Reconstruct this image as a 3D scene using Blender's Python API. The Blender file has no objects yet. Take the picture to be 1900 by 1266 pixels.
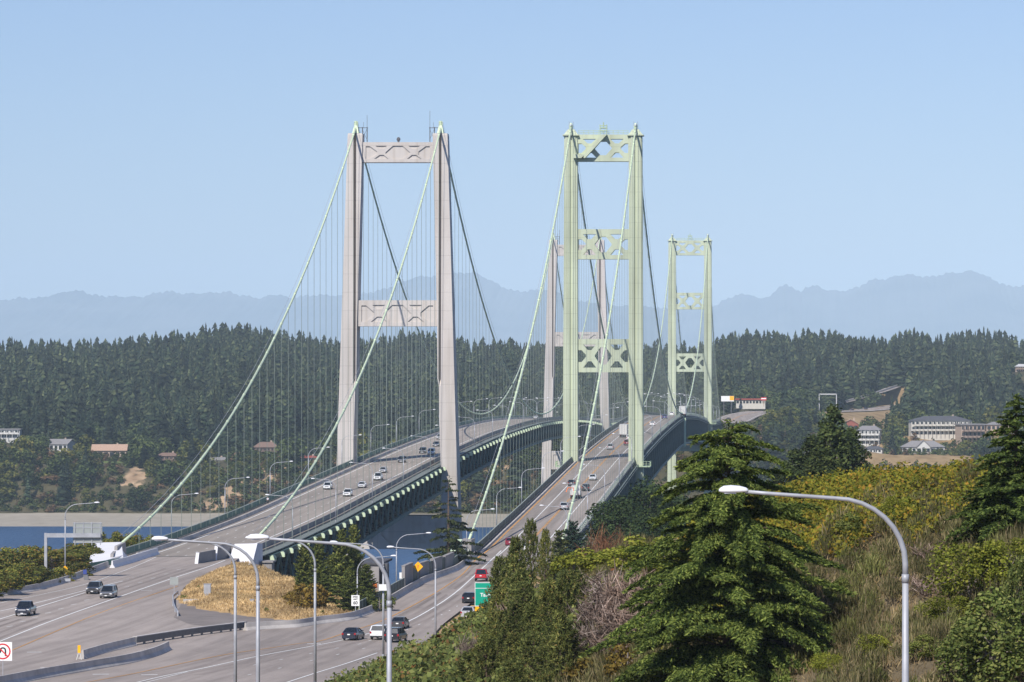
import bpy, bmesh, math, random
import numpy as np
from mathutils import Vector, Matrix
R = math.radians
rng = np.random.default_rng(7)
random.seed(7)
C = bpy.context.scene.collection
# ---- camera model (metres; the camera stands at the origin of X and Y, looking along +Y) ----
F, VX, HZ, CZ = 6905.0, 1479.0, 689.0, 87.0
def P(px, py, d): return ((px-VX)*d/F, d, CZ-(py-HZ)*d/F)
def X_of(px, d): return (px-VX)*d/F
def Z_of(py, d): return CZ-(py-HZ)*d/F
def proj(x, y, z): return VX+x*F/y, HZ+(CZ-z)*F/y
class Curve:                       # monotone cubic through points
    def __init__(s, pts):
        a = np.array(sorted(pts), float); s.x, s.y = a[:, 0], a[:, 1]
        h = np.diff(s.x); dl = np.diff(s.y)/h; m = np.zeros(len(s.x))
        m[0], m[-1] = dl[0], dl[-1]
        for i in range(1, len(m)-1):
            if dl[i-1]*dl[i] > 0:
                w1, w2 = 2*h[i]+h[i-1], h[i]+2*h[i-1]
                m[i] = (w1+w2)/(w1/dl[i-1]+w2/dl[i])
        s.m = m
    def __call__(s, q):
        q = np.asarray(q, float); i = np.clip(np.searchsorted(s.x, q)-1, 0, len(s.x)-2)
        h = s.x[i+1]-s.x[i]; t = np.clip((q-s.x[i])/h, 0, 1)
        r = ((1+2*t)*(1-t)**2*s.y[i] + t*(1-t)**2*h*s.m[i] + t*t*(3-2*t)*s.y[i+1] + t*t*(t-1)*h*s.m[i+1])
        return float(r) if r.ndim == 0 else r
NEAR = [(-80, 79), (0, 75), (60, 73), (110, 70.5), (146, 68.2), (196, 65.5), (257, 62), (300, 59.6), (360, 56.6), (400, 55.2), (440, 54.2), (480, 53.6), (560, 53.3)]
zA = Curve(NEAR+[(620, 53), (690, 52.6), (800, 54), (900, 56.5), (1000, 59.3), (1055, 60.8), (1150, 63.2), (1300, 65.8), (1481, 67), (1663, 65.8), (1813, 63.2), (1908, 60.8), (2000, 59.8), (2250, 58.5), (2330, 57.5)])
zB = Curve(NEAR+[(600, 52.5), (660, 51.3), (720, 50.9), (800, 53), (900, 56.2), (1000, 59.6), (1055, 61.4), (1150, 64), (1300, 67), (1481, 69), (1663, 67), (1813, 63.9), (1908, 61.4), (2000, 59.5), (2243, 57), (2330, 56)])
AX, BX, Y0, Y1 = -112.5, -54.9, 1055.0, 1908.4      # bridge centre lines, tower stations
AL = Curve([(-80, -118), (400, -118), (470, -118.5), (545, -121), (604, -120.2), (690, -124.2)])      # left edge of the pavement
BR = Curve([(-80, 60), (0, 40), (60, 17), (110, 1), (146, -18), (196, -30.5), (257, -39.5), (298, -41.5), (384, -44.5), (424, -44.5), (502, -47), (600, -47.5), (720, -47.6)])
def G(px, py, zf=zB):             # the point of a road surface seen at a pixel
    lo, hi = 80.0, 2400.0
    f = lambda d: CZ-(py-HZ)*d/F-zf(d)
    for d in np.arange(100, 2400, 10.0):
        if f(d) < 0: lo, hi = d-10, d; break
    for _ in range(40):
        m = (lo+hi)/2
        if f(m) > 0: lo = m
        else: hi = m
    return ((px-VX)*lo/F, lo, zf(lo))
# ---- materials ----
MATS = {}
def nodes_of(name):
    m = bpy.data.materials.new(name); m.use_nodes = True; nt = m.node_tree
    for n in list(nt.nodes): nt.nodes.remove(n)
    out = nt.nodes.new('ShaderNodeOutputMaterial'); MATS[name] = m
    return m, nt, out
def ramp(nt, src, stops):
    r = nt.nodes.new('ShaderNodeValToRGB'); e = r.color_ramp.elements
    while len(e) < len(stops): e.new(0.5)
    for k, (p, c) in enumerate(stops): e[k].position = p; e[k].color = (*c, 1)
    nt.links.new(src, r.inputs[0]); return r.outputs[0]
def noise(nt, scale, detail=4, coord='Object', stretch=None):
    t = nt.nodes.new('ShaderNodeTexCoord'); n = nt.nodes.new('ShaderNodeTexNoise')
    n.inputs['Scale'].default_value = scale; n.inputs['Detail'].default_value = detail
    src = t.outputs[coord]
    if stretch:
        mp = nt.nodes.new('ShaderNodeMapping'); mp.inputs['Scale'].default_value = stretch
        nt.links.new(src, mp.inputs[0]); src = mp.outputs[0]
    nt.links.new(src, n.inputs['Vector']); return n.outputs[0]
def mix(nt, a, b, fac, mode='MIX'):
    n = nt.nodes.new('ShaderNodeMix'); n.data_type = 'RGBA'; n.blend_type = mode
    for v, i in ((fac, 0), (a, 6), (b, 7)):
        if hasattr(v, 'links'): nt.links.new(v, n.inputs[i])
        elif isinstance(v, (int, float)): n.inputs[i].default_value = v
        else: n.inputs[i].default_value = (*v, 1)
    return n.outputs[2]
def solid(name, col, rough=.6, var=.12, scale=.8, metal=0, spec=.4, stretch=None, bump=0, coat=0, var2=0, scale2=.05, streak=0, seam=0):
    m, nt, out = nodes_of(name); b = nt.nodes.new('ShaderNodeBsdfPrincipled')
    b.inputs['Roughness'].default_value = rough; b.inputs['Metallic'].default_value = metal
    b.inputs['Specular IOR Level'].default_value = spec; b.inputs['Coat Weight'].default_value = coat
    if var:
        n = noise(nt, scale, 6, stretch=stretch)
        lo = tuple(c*(1-var) for c in col); hi = tuple(min(1, c*(1+var)) for c in col)
        c = ramp(nt, n, [(.3, lo), (.7, hi)])
        if var2:
            c = mix(nt, c, ramp(nt, noise(nt, scale2, 5, stretch=stretch), [(.35, (1-var2,)*3), (.65, (1+var2*.3,)*3)]), 1.0, 'MULTIPLY')
        if streak:    # tyre darkened lanes, oil and wear drawn out along the road
            c = mix(nt, c, ramp(nt, noise(nt, 1.0, 4, stretch=(.75, .006, .75)), [(.36, (1-streak,)*3), (.58, (1.04,)*3)]), 1.0, 'MULTIPLY')
            c = mix(nt, c, ramp(nt, noise(nt, 2.2, 6, stretch=(1, .5, 1)), [(.30, (.82, .81, .80)), (.40, (1, 1, 1))]), 1.0, 'MULTIPLY')
        if seam:      # pour joints / plate seams every few metres of height
            t_ = nt.nodes.new('ShaderNodeTexCoord'); sp_ = nt.nodes.new('ShaderNodeSeparateXYZ'); nt.links.new(t_.outputs['Object'], sp_.inputs[0])
            md = nt.nodes.new('ShaderNodeMath'); md.operation = 'WRAP'; nt.links.new(sp_.outputs[2], md.inputs[0]); md.inputs[1].default_value = seam; md.inputs[2].default_value = 0
            c = mix(nt, c, ramp(nt, md.outputs[0], [(0, (.86, .86, .86)), (.16, (.86, .86, .86)), (.22, (1, 1, 1))]), 1.0, 'MULTIPLY')
            c = mix(nt, c, ramp(nt, noise(nt, .5, 5, stretch=(1.6, 1.6, .05)), [(.34, (.88, .86, .83)), (.5, (1, 1, 1))]), 1.0, 'MULTIPLY')
        nt.links.new(c, b.inputs['Base Color'])
        if bump:
            bp = nt.nodes.new('ShaderNodeBump'); bp.inputs['Strength'].default_value = bump
            nt.links.new(n, bp.inputs['Height']); nt.links.new(bp.outputs[0], b.inputs['Normal'])
    else: b.inputs['Base Color'].default_value = (*col, 1)
    nt.links.new(b.outputs[0], out.inputs[0]); return m
def leafy(name, stops, trans=.25, scale=None, var=.35, rough=.75, objrand=.25, spec=.2):
    # one colour per leaf (random per island), plus drifts of tone through the crown and from plant to plant
    m, nt, out = nodes_of(name)
    g = nt.nodes.new('ShaderNodeNewGeometry')
    c = ramp(nt, g.outputs['Random Per Island'], stops)
    if scale:
        nn = nt.nodes.new('ShaderNodeTexNoise'); nn.inputs['Scale'].default_value = scale; nn.inputs['Detail'].default_value = 3
        nt.links.new(g.outputs['Position'], nn.inputs['Vector'])
        c = mix(nt, c, ramp(nt, nn.outputs[0], [(.35, (1-var,)*3), (.65, (1+var*.5,)*3)]), 1.0, 'MULTIPLY')
    if objrand:
        oi = nt.nodes.new('ShaderNodeObjectInfo')
        c = mix(nt, c, ramp(nt, oi.outputs['Random'], [(0, (1-objrand, 1-objrand*.9, 1-objrand)), (.5, (1, 1, 1)), (1, (1+objrand*.7, 1+objrand*.4, 1))]), 1.0, 'MULTIPLY')
    b = nt.nodes.new('ShaderNodeBsdfPrincipled'); b.inputs['Roughness'].default_value = rough
    b.inputs['Specular IOR Level'].default_value = spec
    nt.links.new(c, b.inputs['Base Color'])
    if trans:
        t = nt.nodes.new('ShaderNodeBsdfTranslucent'); nt.links.new(c, t.inputs[0])
        x = nt.nodes.new('ShaderNodeMixShader'); x.inputs[0].default_value = trans
        nt.links.new(b.outputs[0], x.inputs[1]); nt.links.new(t.outputs[0], x.inputs[2]); nt.links.new(x.outputs[0], out.inputs[0])
    else: nt.links.new(b.outputs[0], out.inputs[0])
    return m
# ---- mesh building ----
class MB:
    def __init__(s): s.v, s.f, s.mi = [], [], []
    def add(s, vs, fs, mi=0):
        o = len(s.v); s.v += [tuple(map(float, p)) for p in vs]
        s.f += [tuple(i+o for i in f) for f in fs]; s.mi += [mi]*len(fs); return s
    def box(s, x0, x1, y0, y1, z0, z1, mi=0):
        return s.add([(x0, y0, z0), (x1, y0, z0), (x1, y1, z0), (x0, y1, z0), (x0, y0, z1), (x1, y0, z1), (x1, y1, z1), (x0, y1, z1)],
                     [(0, 3, 2, 1), (4, 5, 6, 7), (0, 1, 5, 4), (1, 2, 6, 5), (2, 3, 7, 6), (3, 0, 4, 7)], mi)
    def hexa(s, b, t, mi=0):      # 4 bottom corners, 4 top corners (counter-clockwise)
        return s.add(list(b)+list(t), [(0, 3, 2, 1), (4, 5, 6, 7), (0, 1, 5, 4), (1, 2, 6, 5), (2, 3, 7, 6), (3, 0, 4, 7)], mi)
    def beam(s, p, q, w, h, mi=0, up=(0, 0, 1)):
        p, q, up = Vector(p), Vector(q), Vector(up); d = (q-p).normalized(); x = d.cross(up)
        if x.length < 1e-4: x = Vector((1, 0, 0))
        x = x.normalized()*w/2; u = x.cross(d).normalized()*h/2
        return s.add([p-x-u, p+x-u, p+x+u, p-x+u, q-x-u, q+x-u, q+x+u, q-x+u],
                     [(0, 1, 2, 3), (7, 6, 5, 4), (0, 4, 5, 1), (1, 5, 6, 2), (2, 6, 7, 3), (3, 7, 4, 0)], mi)
    def tube(s, pts, r, n=8, mi=0, cap=True):
        pts = [Vector(p) for p in pts]; rr = r if hasattr(r, '__len__') else [r]*len(pts); vs = []; u = None
        for i, p in enumerate(pts):
            d = (pts[min(i+1, len(pts)-1)]-pts[max(i-1, 0)]).normalized()
            if u is None: u = d.orthogonal().normalized()
            u = (u-d*u.dot(d)).normalized(); w = d.cross(u)
            vs += [p+(u*math.cos(a)+w*math.sin(a))*rr[i] for a in (2*math.pi*k/n for k in range(n))]
        fs = [(i*n+k, i*n+(k+1) % n, (i+1)*n+(k+1) % n, (i+1)*n+k) for i in range(len(pts)-1) for k in range(n)]
        if cap: fs += [tuple(range(n-1, -1, -1)), tuple((len(pts)-1)*n+k for k in range(n))]
        return s.add(vs, fs, mi)
    def loft(s, secs, mi=0, cap=True):
        n = len(secs[0]); vs = [p for q in secs for p in q]
        fs = [(i*n+k, i*n+(k+1) % n, (i+1)*n+(k+1) % n, (i+1)*n+k) for i in range(len(secs)-1) for k in range(n)]
        if cap: fs += [tuple(range(n-1, -1, -1)), tuple((len(secs)-1)*n+k for k in range(n))]
        return s.add(vs, fs, mi)
    def sweep(s, pts, prof, mi=0):  # profile (lateral, up) along a path lying about level
        secs = []; pts = [np.array(p, float) for p in pts]
        for i, p in enumerate(pts):
            d = pts[min(i+1, len(pts)-1)]-pts[max(i-1, 0)]; n = np.array((d[1], -d[0])); n /= np.hypot(*n)
            secs.append([(p[0]+n[0]*a, p[1]+n[1]*a, p[2]+b) for a, b in prof])
        return s.loft(secs, mi)
    def ribbon(s, pts, w, dz, mi=0):
        pts = [np.array(p, float) for p in pts]; vs = []
        for i, p in enumerate(pts):
            d = pts[min(i+1, len(pts)-1)]-pts[max(i-1, 0)]; n = np.array((d[1], -d[0])); n /= np.hypot(*n)
            vs += [(p[0]-n[0]*w/2, p[1]-n[1]*w/2, p[2]+dz), (p[0]+n[0]*w/2, p[1]+n[1]*w/2, p[2]+dz)]
        return s.add(vs, [(2*i, 2*i+1, 2*i+3, 2*i+2) for i in range(len(pts)-1)], mi)
    def prism(s, poly, y0, y1, mi=0):   # polygon in (x, z), from y0 to y1
        n = len(poly)
        return s.add([(x, y0, z) for x, z in poly]+[(x, y1, z) for x, z in poly],
                     [tuple(range(n)), tuple(range(2*n-1, n-1, -1))]+[(k, k+n, (k+1) % n+n, (k+1) % n) for k in range(n)], mi)
    def plate(s, outer, holes, y0, y1, mi=0):  # flat plate in (x, z) with holes
        bm = bmesh.new(); loops = [outer]+holes
        for lp in loops:
            vs = [bm.verts.new((x, 0, z)) for x, z in lp]
            for k in range(len(vs)): bm.edges.new((vs[k], vs[(k+1) % len(vs)]))
        bmesh.ops.triangle_fill(bm, use_beauty=True, use_dissolve=False, edges=bm.edges[:])
        bm.verts.index_update(); vv = [v.co.copy() for v in bm.verts]; tri = [[v.index for v in f.verts] for f in bm.faces]; bm.free()
        n = len(vv); fs = [tuple(t) for t in tri]+[tuple(i+n for i in t[::-1]) for t in tri]; o = 0
        for lp in loops:
            m = len(lp); fs += [(o+k, o+(k+1) % m, o+(k+1) % m+n, o+k+n) for k in range(m)]; o += m
        return s.add([(v.x, y0, v.z) for v in vv]+[(v.x, y1, v.z) for v in vv], fs, mi)
    def build(s, name, mats, parent=None, org=(0, 0, 0), smooth=False):
        me = bpy.data.meshes.new(name); me.from_pydata([(x-org[0], y-org[1], z-org[2]) for x, y, z in s.v], [], s.f)
        mats = mats if isinstance(mats, (list, tuple)) else [mats]
        for m in mats: me.materials.append(MATS[m] if isinstance(m, str) else m)
        if len(mats) > 1: me.polygons.foreach_set('material_index', s.mi)
        if smooth: me.polygons.foreach_set('use_smooth', [True]*len(s.f))
        bm = bmesh.new(); bm.from_mesh(me); bmesh.ops.recalc_face_normals(bm, faces=bm.faces[:]); bm.to_mesh(me); bm.free()
        return link(name, me, parent, org if parent is None else (0, 0, 0))
def link(name, me, parent=None, loc=(0, 0, 0)):
    o = bpy.data.objects.new(name, me); C.objects.link(o); o.location = loc
    if parent: o.parent = parent
    return o
def npmesh(name, V, Fq, mats, mi=None, smooth=False):
    me = bpy.data.meshes.new(name); k = Fq.shape[1]
    me.vertices.add(len(V)); me.vertices.foreach_set('co', np.ascontiguousarray(V, np.float32).ravel())
    me.loops.add(Fq.size); me.loops.foreach_set('vertex_index', np.ascontiguousarray(Fq, np.int32).ravel())
    me.polygons.add(len(Fq)); me.polygons.foreach_set('loop_start', np.arange(0, Fq.size, k, dtype=np.int32))
    for m in (mats if isinstance(mats, (list, tuple)) else [mats]): me.materials.append(MATS[m])
    if mi is not None: me.polygons.foreach_set('material_index', np.ascontiguousarray(mi, np.int32))
    if smooth: me.polygons.foreach_set('use_smooth', np.ones(len(Fq), bool))
    me.update(calc_edges=True); return me
def tag(o, label=None, cat=None, group=None, kind=None):
    if label: o['label'] = label
    if cat: o['category'] = cat
    if group: o['group'] = group
    if kind: o['kind'] = kind
    return o
def thing(name, label, cat, loc=(0, 0, 0), rz=0, group=None):
    o = bpy.data.objects.new(name, None); C.objects.link(o); o.location = loc; o.rotation_euler = (0, 0, rz)
    o.empty_display_size = .5
    return tag(o, label, cat, group)
def dup(o, loc=None, rz=None, label=None, group=None, scale=None, parent=None):
    c = o.copy(); C.objects.link(c); c.parent = parent
    if loc is not None: c.location = loc
    if rz is not None: c.rotation_euler = (0, 0, rz)
    if scale is not None: c.scale = scale if hasattr(scale, '__len__') else (scale,)*3
    if label: c['label'] = label
    if group: c['group'] = group
    for ch in o.children: dup(ch, parent=c)
    return c
# ---- palette ----
solid('asphalt', (.345, .295, .262), .85, .10, .35, var2=.14, scale2=.035, stretch=(1, .22, 1), spec=.2, streak=.16)
solid('asphalt_worn', (.30, .254, .226), .85, .12, .35, var2=.2, scale2=.05, stretch=(1, .15, 1), spec=.2, streak=.2)
solid('asphalt_dark', (.235, .203, .185), .85, .12, .4, var2=.15, scale2=.05, spec=.2)
solid('deck_concrete', (.345, .300, .258), .85, .08, .3, var2=.18, scale2=.05, stretch=(1.6, .12, 1), spec=.2, streak=.12)
solid('deck_grey', (.315, .272, .24), .85, .09, .3, var2=.2, scale2=.06, stretch=(1.8, .1, 1), spec=.2, streak=.16)
solid('line_white', (.78, .77, .74), .7, .1, .5)
solid('line_yellow', (.62, .30, .06), .7, .15, .4)
solid('tower_concrete', (.56, .515, .475), .8, .06, .25, var2=.12, scale2=.09, stretch=(1, 1, .25), bump=.05, spec=.25, seam=5.2)
solid('barrier_concrete', (.52, .485, .455), .85, .14, .7, var2=.2, scale2=.15)
solid('white_concrete', (.74, .73, .75), .7, .04, .3)
solid('grey_wall', (.30, .28, .27), .85, .10, .6, var2=.15, scale2=.2)
solid('green_paint', (.42, .52, .34), .55, .06, .3, var2=.10, scale2=.12, stretch=(1, 1, .3), spec=.35)
solid('green_tower', (.50, .55, .40), .6, .06, .3, var2=.12, scale2=.15, stretch=(1, 1, .25), spec=.3, seam=4.3)
solid('pale_green', (.58, .68, .46), .5, .05, .6)
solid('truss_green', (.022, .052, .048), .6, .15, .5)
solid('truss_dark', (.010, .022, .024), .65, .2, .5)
solid('rail_green', (.06, .17, .14), .6, .1, .5)
solid('rail_dark', (.03, .05, .048), .6, .15, .5)
solid('walk_grey', (.17, .19, .175), .7, .1, .5)
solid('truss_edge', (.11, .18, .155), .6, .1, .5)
solid('rail_light', (.40, .45, .38), .5, .08, .7)
solid('rope_green', (.20, .235, .205), .5, .05, .5)
solid('galvanized', (.40, .41, .44), .5, .12, 1.5, metal=.15, var2=.15, scale2=.6)
solid('lamp_white', (.80, .80, .82), .35, .03, 2, coat=.3)
solid('lens', (.62, .62, .66), .25, 0)
solid('steel_dark', (.10, .10, .11), .5, .15, 1)
solid('sign_white', (.82, .82, .80), .5, .03, 1)
solid('sign_green', (.0, .33, .21), .45, .04, 1)
solid('sign_yellow', (.95, .47, .01), .45, .04, 1)
solid('sign_red', (.62, .02, .03), .45, .03, 1)
solid('sign_black', (.012, .012, .014), .5, 0)
solid('sign_back', (.36, .38, .36), .5, .08, 1, metal=.4)
solid('orange_plastic', (.85, .20, .04), .5, .05, 2)
solid('blue_paint', (.05, .08, .30), .5, .1, 2)
solid('tyre', (.018, .018, .018), .8, 0)
solid('rim', (.45, .45, .46), .35, 0, metal=.7)
solid('glass', (.012, .016, .022), .08, 0, spec=.7)
solid('headlight', (.85, .85, .82), .12, 0, spec=.8)
solid('taillight', (.35, .01, .015), .2, 0, spec=.7)
solid('trim_black', (.02, .02, .022), .6, 0)
for nm, c in dict(black=(.012, .013, .018), navy=(.018, .022, .04), charcoal=(.055, .055, .06), grey=(.16, .16, .17), silver=(.42, .42, .44),
                  white=(.80, .80, .80), red=(.50, .012, .02), maroon=(.22, .015, .04), blue=(.05, .07, .22)).items():
    solid('paint_'+nm, c, .3, 0, spec=.5, coat=.7)
solid('bark', (.12, .085, .06), .9, .3, 4, stretch=(1, 1, .2))
solid('bark_grey', (.20, .17, .15), .9, .25, 4, stretch=(1, 1, .2))
solid('twig', (.34, .27, .23), .9, .25, 3)
solid('wood_wall', (.21, .15, .12), .8, .12, .8); solid('tan_wall', (.42, .32, .25), .8, .08, .5)
solid('cream_wall', (.55, .52, .46), .8, .06, .5); solid('white_wall', (.58, .57, .54), .7, .05, .5)
solid('red_wall', (.30, .09, .06), .8, .1, .5)
solid('roof_grey', (.22, .21, .21), .85, .12, 1.2); solid('roof_tan', (.42, .28, .20), .85, .12, 1.2); solid('roof_brown', (.20, .13, .10), .85, .12, 1.2)
solid('roof_dark', (.08, .08, .09), .85, .1, 1); solid('roof_red', (.30, .07, .05), .8, .1, 1); solid('roof_white', (.48, .48, .48), .7, .05, 1)
solid('pane', (.025, .03, .035), .1, 0, spec=.7)
solid('skin', (.45, .27, .19), .6, 0); solid('cloth_white', (.70, .72, .80), .8, 0); solid('cloth_dark', (.035, .035, .05), .8, 0); solid('hair', (.04, .025, .02), .7, 0)
AX = -113.0
def strut_holes(x0, x1, z0, z1, pat):
    return [[(x0+u*(x1-x0), z1-v*(z1-z0)) for u, v in h] for h in pat]
def mirror(h): return [(1-u, v) for u, v in h[::-1]]
_l = [(.0, .335), (.065, .335), (.148, .47), (.148, .54), (.065, .69), (.0, .69)]
_t = [(.105, .165), (.363, .165), (.268, .33), (.195, .33)]
_b = [(.105, .86), (.195, .67), (.268, .67), (.363, .86)]
_c = [(.335, .49), (.445, .25), (.555, .25), (.665, .49), (.665, .53), (.555, .77), (.445, .77), (.335, .53)]
PAT_GREEN = [[(u+.012, v) for u, v in _l], _t, _b, _c, mirror(_t), mirror(_b), mirror([(u+.012, v) for u, v in _l])]
_cl = [(.048, .20), (.105, .20), (.207, .46), (.207, .62), (.10, .83), (.048, .83)]
_ct = [(.185, .18), (.35, .18), (.30, .33), (.24, .33)]
_cb = [(.165, .83), (.245, .63), (.30, .63), (.37, .83)]
_cc = [(.328, .50), (.432, .18), (.568, .18), (.672, .50), (.672, .58), (.568, .85), (.432, .85), (.328, .58)]
PAT_CONC = [_cl, _ct, _cb, _cc, mirror(_ct), mirror(_cb), mirror(_cl)]
def cable_curve(x, ya, za, yb, zb, sag, n):
    t = np.linspace(0, 1, n)
    return np.stack([np.full(n, x), ya+(yb-ya)*t, za+(zb-za)*t-4*sag*t*(1-t)], 1)
class Cable:
    def __init__(s, x, a, za, ztop, zmid, b, zb, sag0, sag1, xa=None):
        s.x = x; s.pts = np.concatenate([cable_curve(x, a, za, Y0, ztop, sag0, 31)[:-1], cable_curve(x, Y0, ztop, Y1, ztop, ztop-zmid, 71)[:-1], cable_curve(x, Y1, ztop, b, zb, sag1, 31)])
        if xa is not None:
            k = np.clip((Y0-s.pts[:, 1])/(Y0-a), 0, 1); s.pts[:, 0] += (xa-x)*k**3
    def z(s, y): return np.interp(y, s.pts[:, 1], s.pts[:, 2])
    def xx(s, y): return np.interp(y, s.pts[:, 1], s.pts[:, 0])
def stations(a, b, step):
    return [Y0-step*(i+.5) for i in range(int((Y0-a)/step))][::-1]+[Y0+step*(i+.5) for i in range(int((Y1-Y0)/step))]+[Y1+step*(i+.5) for i in range(int((b-Y1)/step))]
def add_cables(br, org, cables, rad, st, zdeck, mat, rmat, rr, pair):
    for c in cables:
        m = MB(); m.tube(c.pts, rad, 10)
        for y in st:
            dz = (c.z(y+1)-c.z(y-1))/2; d = Vector((0, 1, dz)).normalized()
            p = Vector((c.xx(y), y, c.z(y))); m.tube([p-d*.6, p+d*.6], rad+.07, 8)
        o = m.build('main_cable', mat, br, org, smooth=True)
        h = MB()
        pts = [(p[0]+.55, p[1], p[2]+1.15) for p in c.pts[::2]]; h.tube(pts, .035, 4, cap=False)
        h.tube([(p[0]-1.1, p[1], p[2]) for p in pts], .035, 4, cap=False)
        h.build('hand_rope', 'galvanized', o, org)
    ropes = sorted([(y, c) for c in cables for y in st if c.z(y)-zdeck(y) > 1.6], key=lambda t: t[0])
    rest = MB(); shapes = {}
    for k, (y, c) in enumerate(ropes):
        m = MB() if k < 99 else rest
        for s in (-pair, pair): m.tube([(c.xx(y), y+s, zdeck(y)-.9), (c.xx(y), y+s, c.z(y)-.15)], rr, 5, cap=False)
        if k < 99: m.build('suspender_rope', rmat, br, org)
    tag(rest.build('suspender_rope', rmat, br, org), kind='stuff')
def rail_run(br, org, name, x, ys, zf, mats, h=1.15, panel=True, post=6, pm=0, tm=1, two=False):
    m = MB()
    for a, b in zip(ys[:-1], ys[1:]):
        p, q = (x, a, zf(a)), (x, b, zf(b)); up = lambda v, k: (v[0], v[1], v[2]+k)
        if panel: m.beam(up(p, h*.48), up(q, h*.48), .08, h*.86, 0)
        m.beam(up(p, h), up(q, h), .16, .14, 1)
        if two: m.beam(up(p, h*.55), up(q, h*.55), .12, .10, 1); m.beam(up(p, h*.2), up(q, h*.2), .12, .10, 1)
    for i, y in enumerate(ys[::max(1, post)]): m.box(x-.09, x+.09, y-.09, y+.09, zf(y)-.1, zf(y)+h*.97, 1)
    return m.build(name, mats, br, org)
# ======================= the concrete-towered bridge (left) =======================
orgA = (AX, Y0, 0)
brA = thing('suspension_bridge', 'left suspension bridge with pale concrete towers, pale green cables and wide grey roadway', 'bridge', orgA)
def leg_sec(z, s):
    o, i = 14.1+(154.4-z)*.0305, 9.9+(154.4-z)*.0262; g, w = 12.05, .37; D = 5+(154.4-z)*.05; nd = 1.9 if z > 84 else .02
    if z > 84: i = min(i, 11.45)
    p = [(o, -D/2), (g+w, -D/2), (g+w, -D/2+nd), (g-w, -D/2+nd), (g-w, -D/2), (i, -D/2), (i, D/2), (o, D/2)]
    if z <= 84: p = [(o, -D/2), (max(g+w, i+.3), -D/2), (max(g+w, i+.3)-.01, -D/2+nd), (i+.25, -D/2+nd), (i+.24, -D/2), (i, -D/2), (i, D/2), (o, D/2)]
    return [(orgA[0]+s*x, orgA[1]+y, z) for x, y in p]
tw = thing('tower', None, None, (0, 0, 0)); tw.parent = brA
for s in (-1, 1):
    m = MB(); m.loft([leg_sec(z, s) for z in (2, 30, 60, 83, 85, 100, 107, 125, 146, 153.8)])
    top = leg_sec(153.8, s); cx = orgA[0]+s*12; m.loft([top, [(cx+(p[0]-cx)*.95, Y0+(p[1]-Y0)*.95, 154.3) for p in top]], cap=True)
    m.build('leg', 'tower_concrete', tw, orgA)
    m = MB(); m.hexa([(cx-.9, Y0-2, 154.4), (cx+.9, Y0-2, 154.4), (cx+.9, Y0+2, 154.4), (cx-.9, Y0+2, 154.4)], [(cx-.45, Y0-.9, 156.6), (cx+.45, Y0-.9, 156.6), (cx+.45, Y0+.9, 156.6), (cx-.45, Y0+.9, 156.6)])
    for k in (-1, 1):
        for q in (-1, 1): m.beam((cx+k*.5, Y0+q*1.2, 154.4), (cx+k*.35, Y0+q*.5, 157.8), .14, .14)
    m.beam((cx-.6, Y0-.8, 157.6), (cx+.6, Y0-.8, 157.6), .12, .12); m.tube([(cx, Y0-.6, 156.4), (cx, Y0-.6, 157.9)], .3, 8)
    m.build('cable_saddle', 'pale_green', tw, orgA)
    m = MB(); ix = orgA[0]+s*10.2       # small steel mast platform on the inner side of the leg top
    for a in (0, 1.3):
        for b in (-.6, .6): m.beam((ix-s*a, Y0+b, 152), (ix-s*a, Y0+b, 156.2), .12, .12)
    m.beam((ix+s*1.6, Y0, 156), (ix-s*1.5, Y0, 156), .9, .12)
    for a, b in ((152.6, 155.6), (155.6, 152.6)): m.beam((ix, Y0-.6, a), (ix-s*1.3, Y0-.6, b), .08, .08)
    m.beam((ix-s*1.3, Y0, 156), (ix-s*1.3, Y0, 159.6 if s < 0 else 160.8), .09, .09)
    m.beam((ix-s*.3, Y0, 156), (ix-s*.3, Y0, 157.6), .07, .07)
    m.build('mast_platform', 'steel_dark', tw, orgA)
for z0, z1 in ((146.1, 151.8), (99.7, 107.05), (36.8, 46.2)):
    zm = (z0+z1)/2; i = min(9.9+(154.4-zm)*.0262, 11.45 if zm > 84 else 99)-.02; D = 5+(154.4-zm)*.05; yf = Y0-D/2+.55
    m = MB(); m.box(orgA[0]-i, orgA[0]+i, yf+.35, Y0+D/2-.6, z0, z1)
    m.plate([(orgA[0]-i, z0), (orgA[0]+i, z0), (orgA[0]+i, z1), (orgA[0]-i, z1)], strut_holes(orgA[0]-i, orgA[0]+i, z0, z1, PAT_CONC), yf, yf+.345)
    m.build('cross_strut', 'tower_concrete', tw, orgA)
far = dup(tw, loc=(0, Y1-Y0, 0), parent=brA)
m = MB()                                  # warning light on the middle of the near tower's top strut
m.tube([(AX, Y0, 151.8), (AX, Y0, 152.3)], .3, 8); m.tube([(AX, Y0, 152.3), (AX, Y0, 152.6), (AX, Y0, 153), (AX, Y0, 153.35)], [.35, .55, .5, .2], 10)
m.build('beacon', 'steel_dark', tw, orgA)
A0, A1 = 690.0, 2250.0
stA = stations(A0+4, A1, 12.2)
cabA = [Cable(AX+s*12.05, 690 if s < 0 else 695, 55.3 if s < 0 else 55.8, 156.3, 70.0, 2262, 58, 16.0, 16.0) for s in (-1, 1)]
ysA = list(np.arange(A0, A1+1, 12.0))
m = MB(); top = [(-12.7, 0), (12.9, 0)]
m.sweep([(AX, y, zA(y)) for y in ysA], [(-12.7, -.45), (10.4, -.45), (10.4, 0), (-12.7, 0)], 0)
fine = list(np.arange(A0, A1+1, 6.0))
for off in (-8.0, 6.0): m.ribbon([(AX+off, y, zA(y)) for y in fine], .28, .025, 1)
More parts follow.
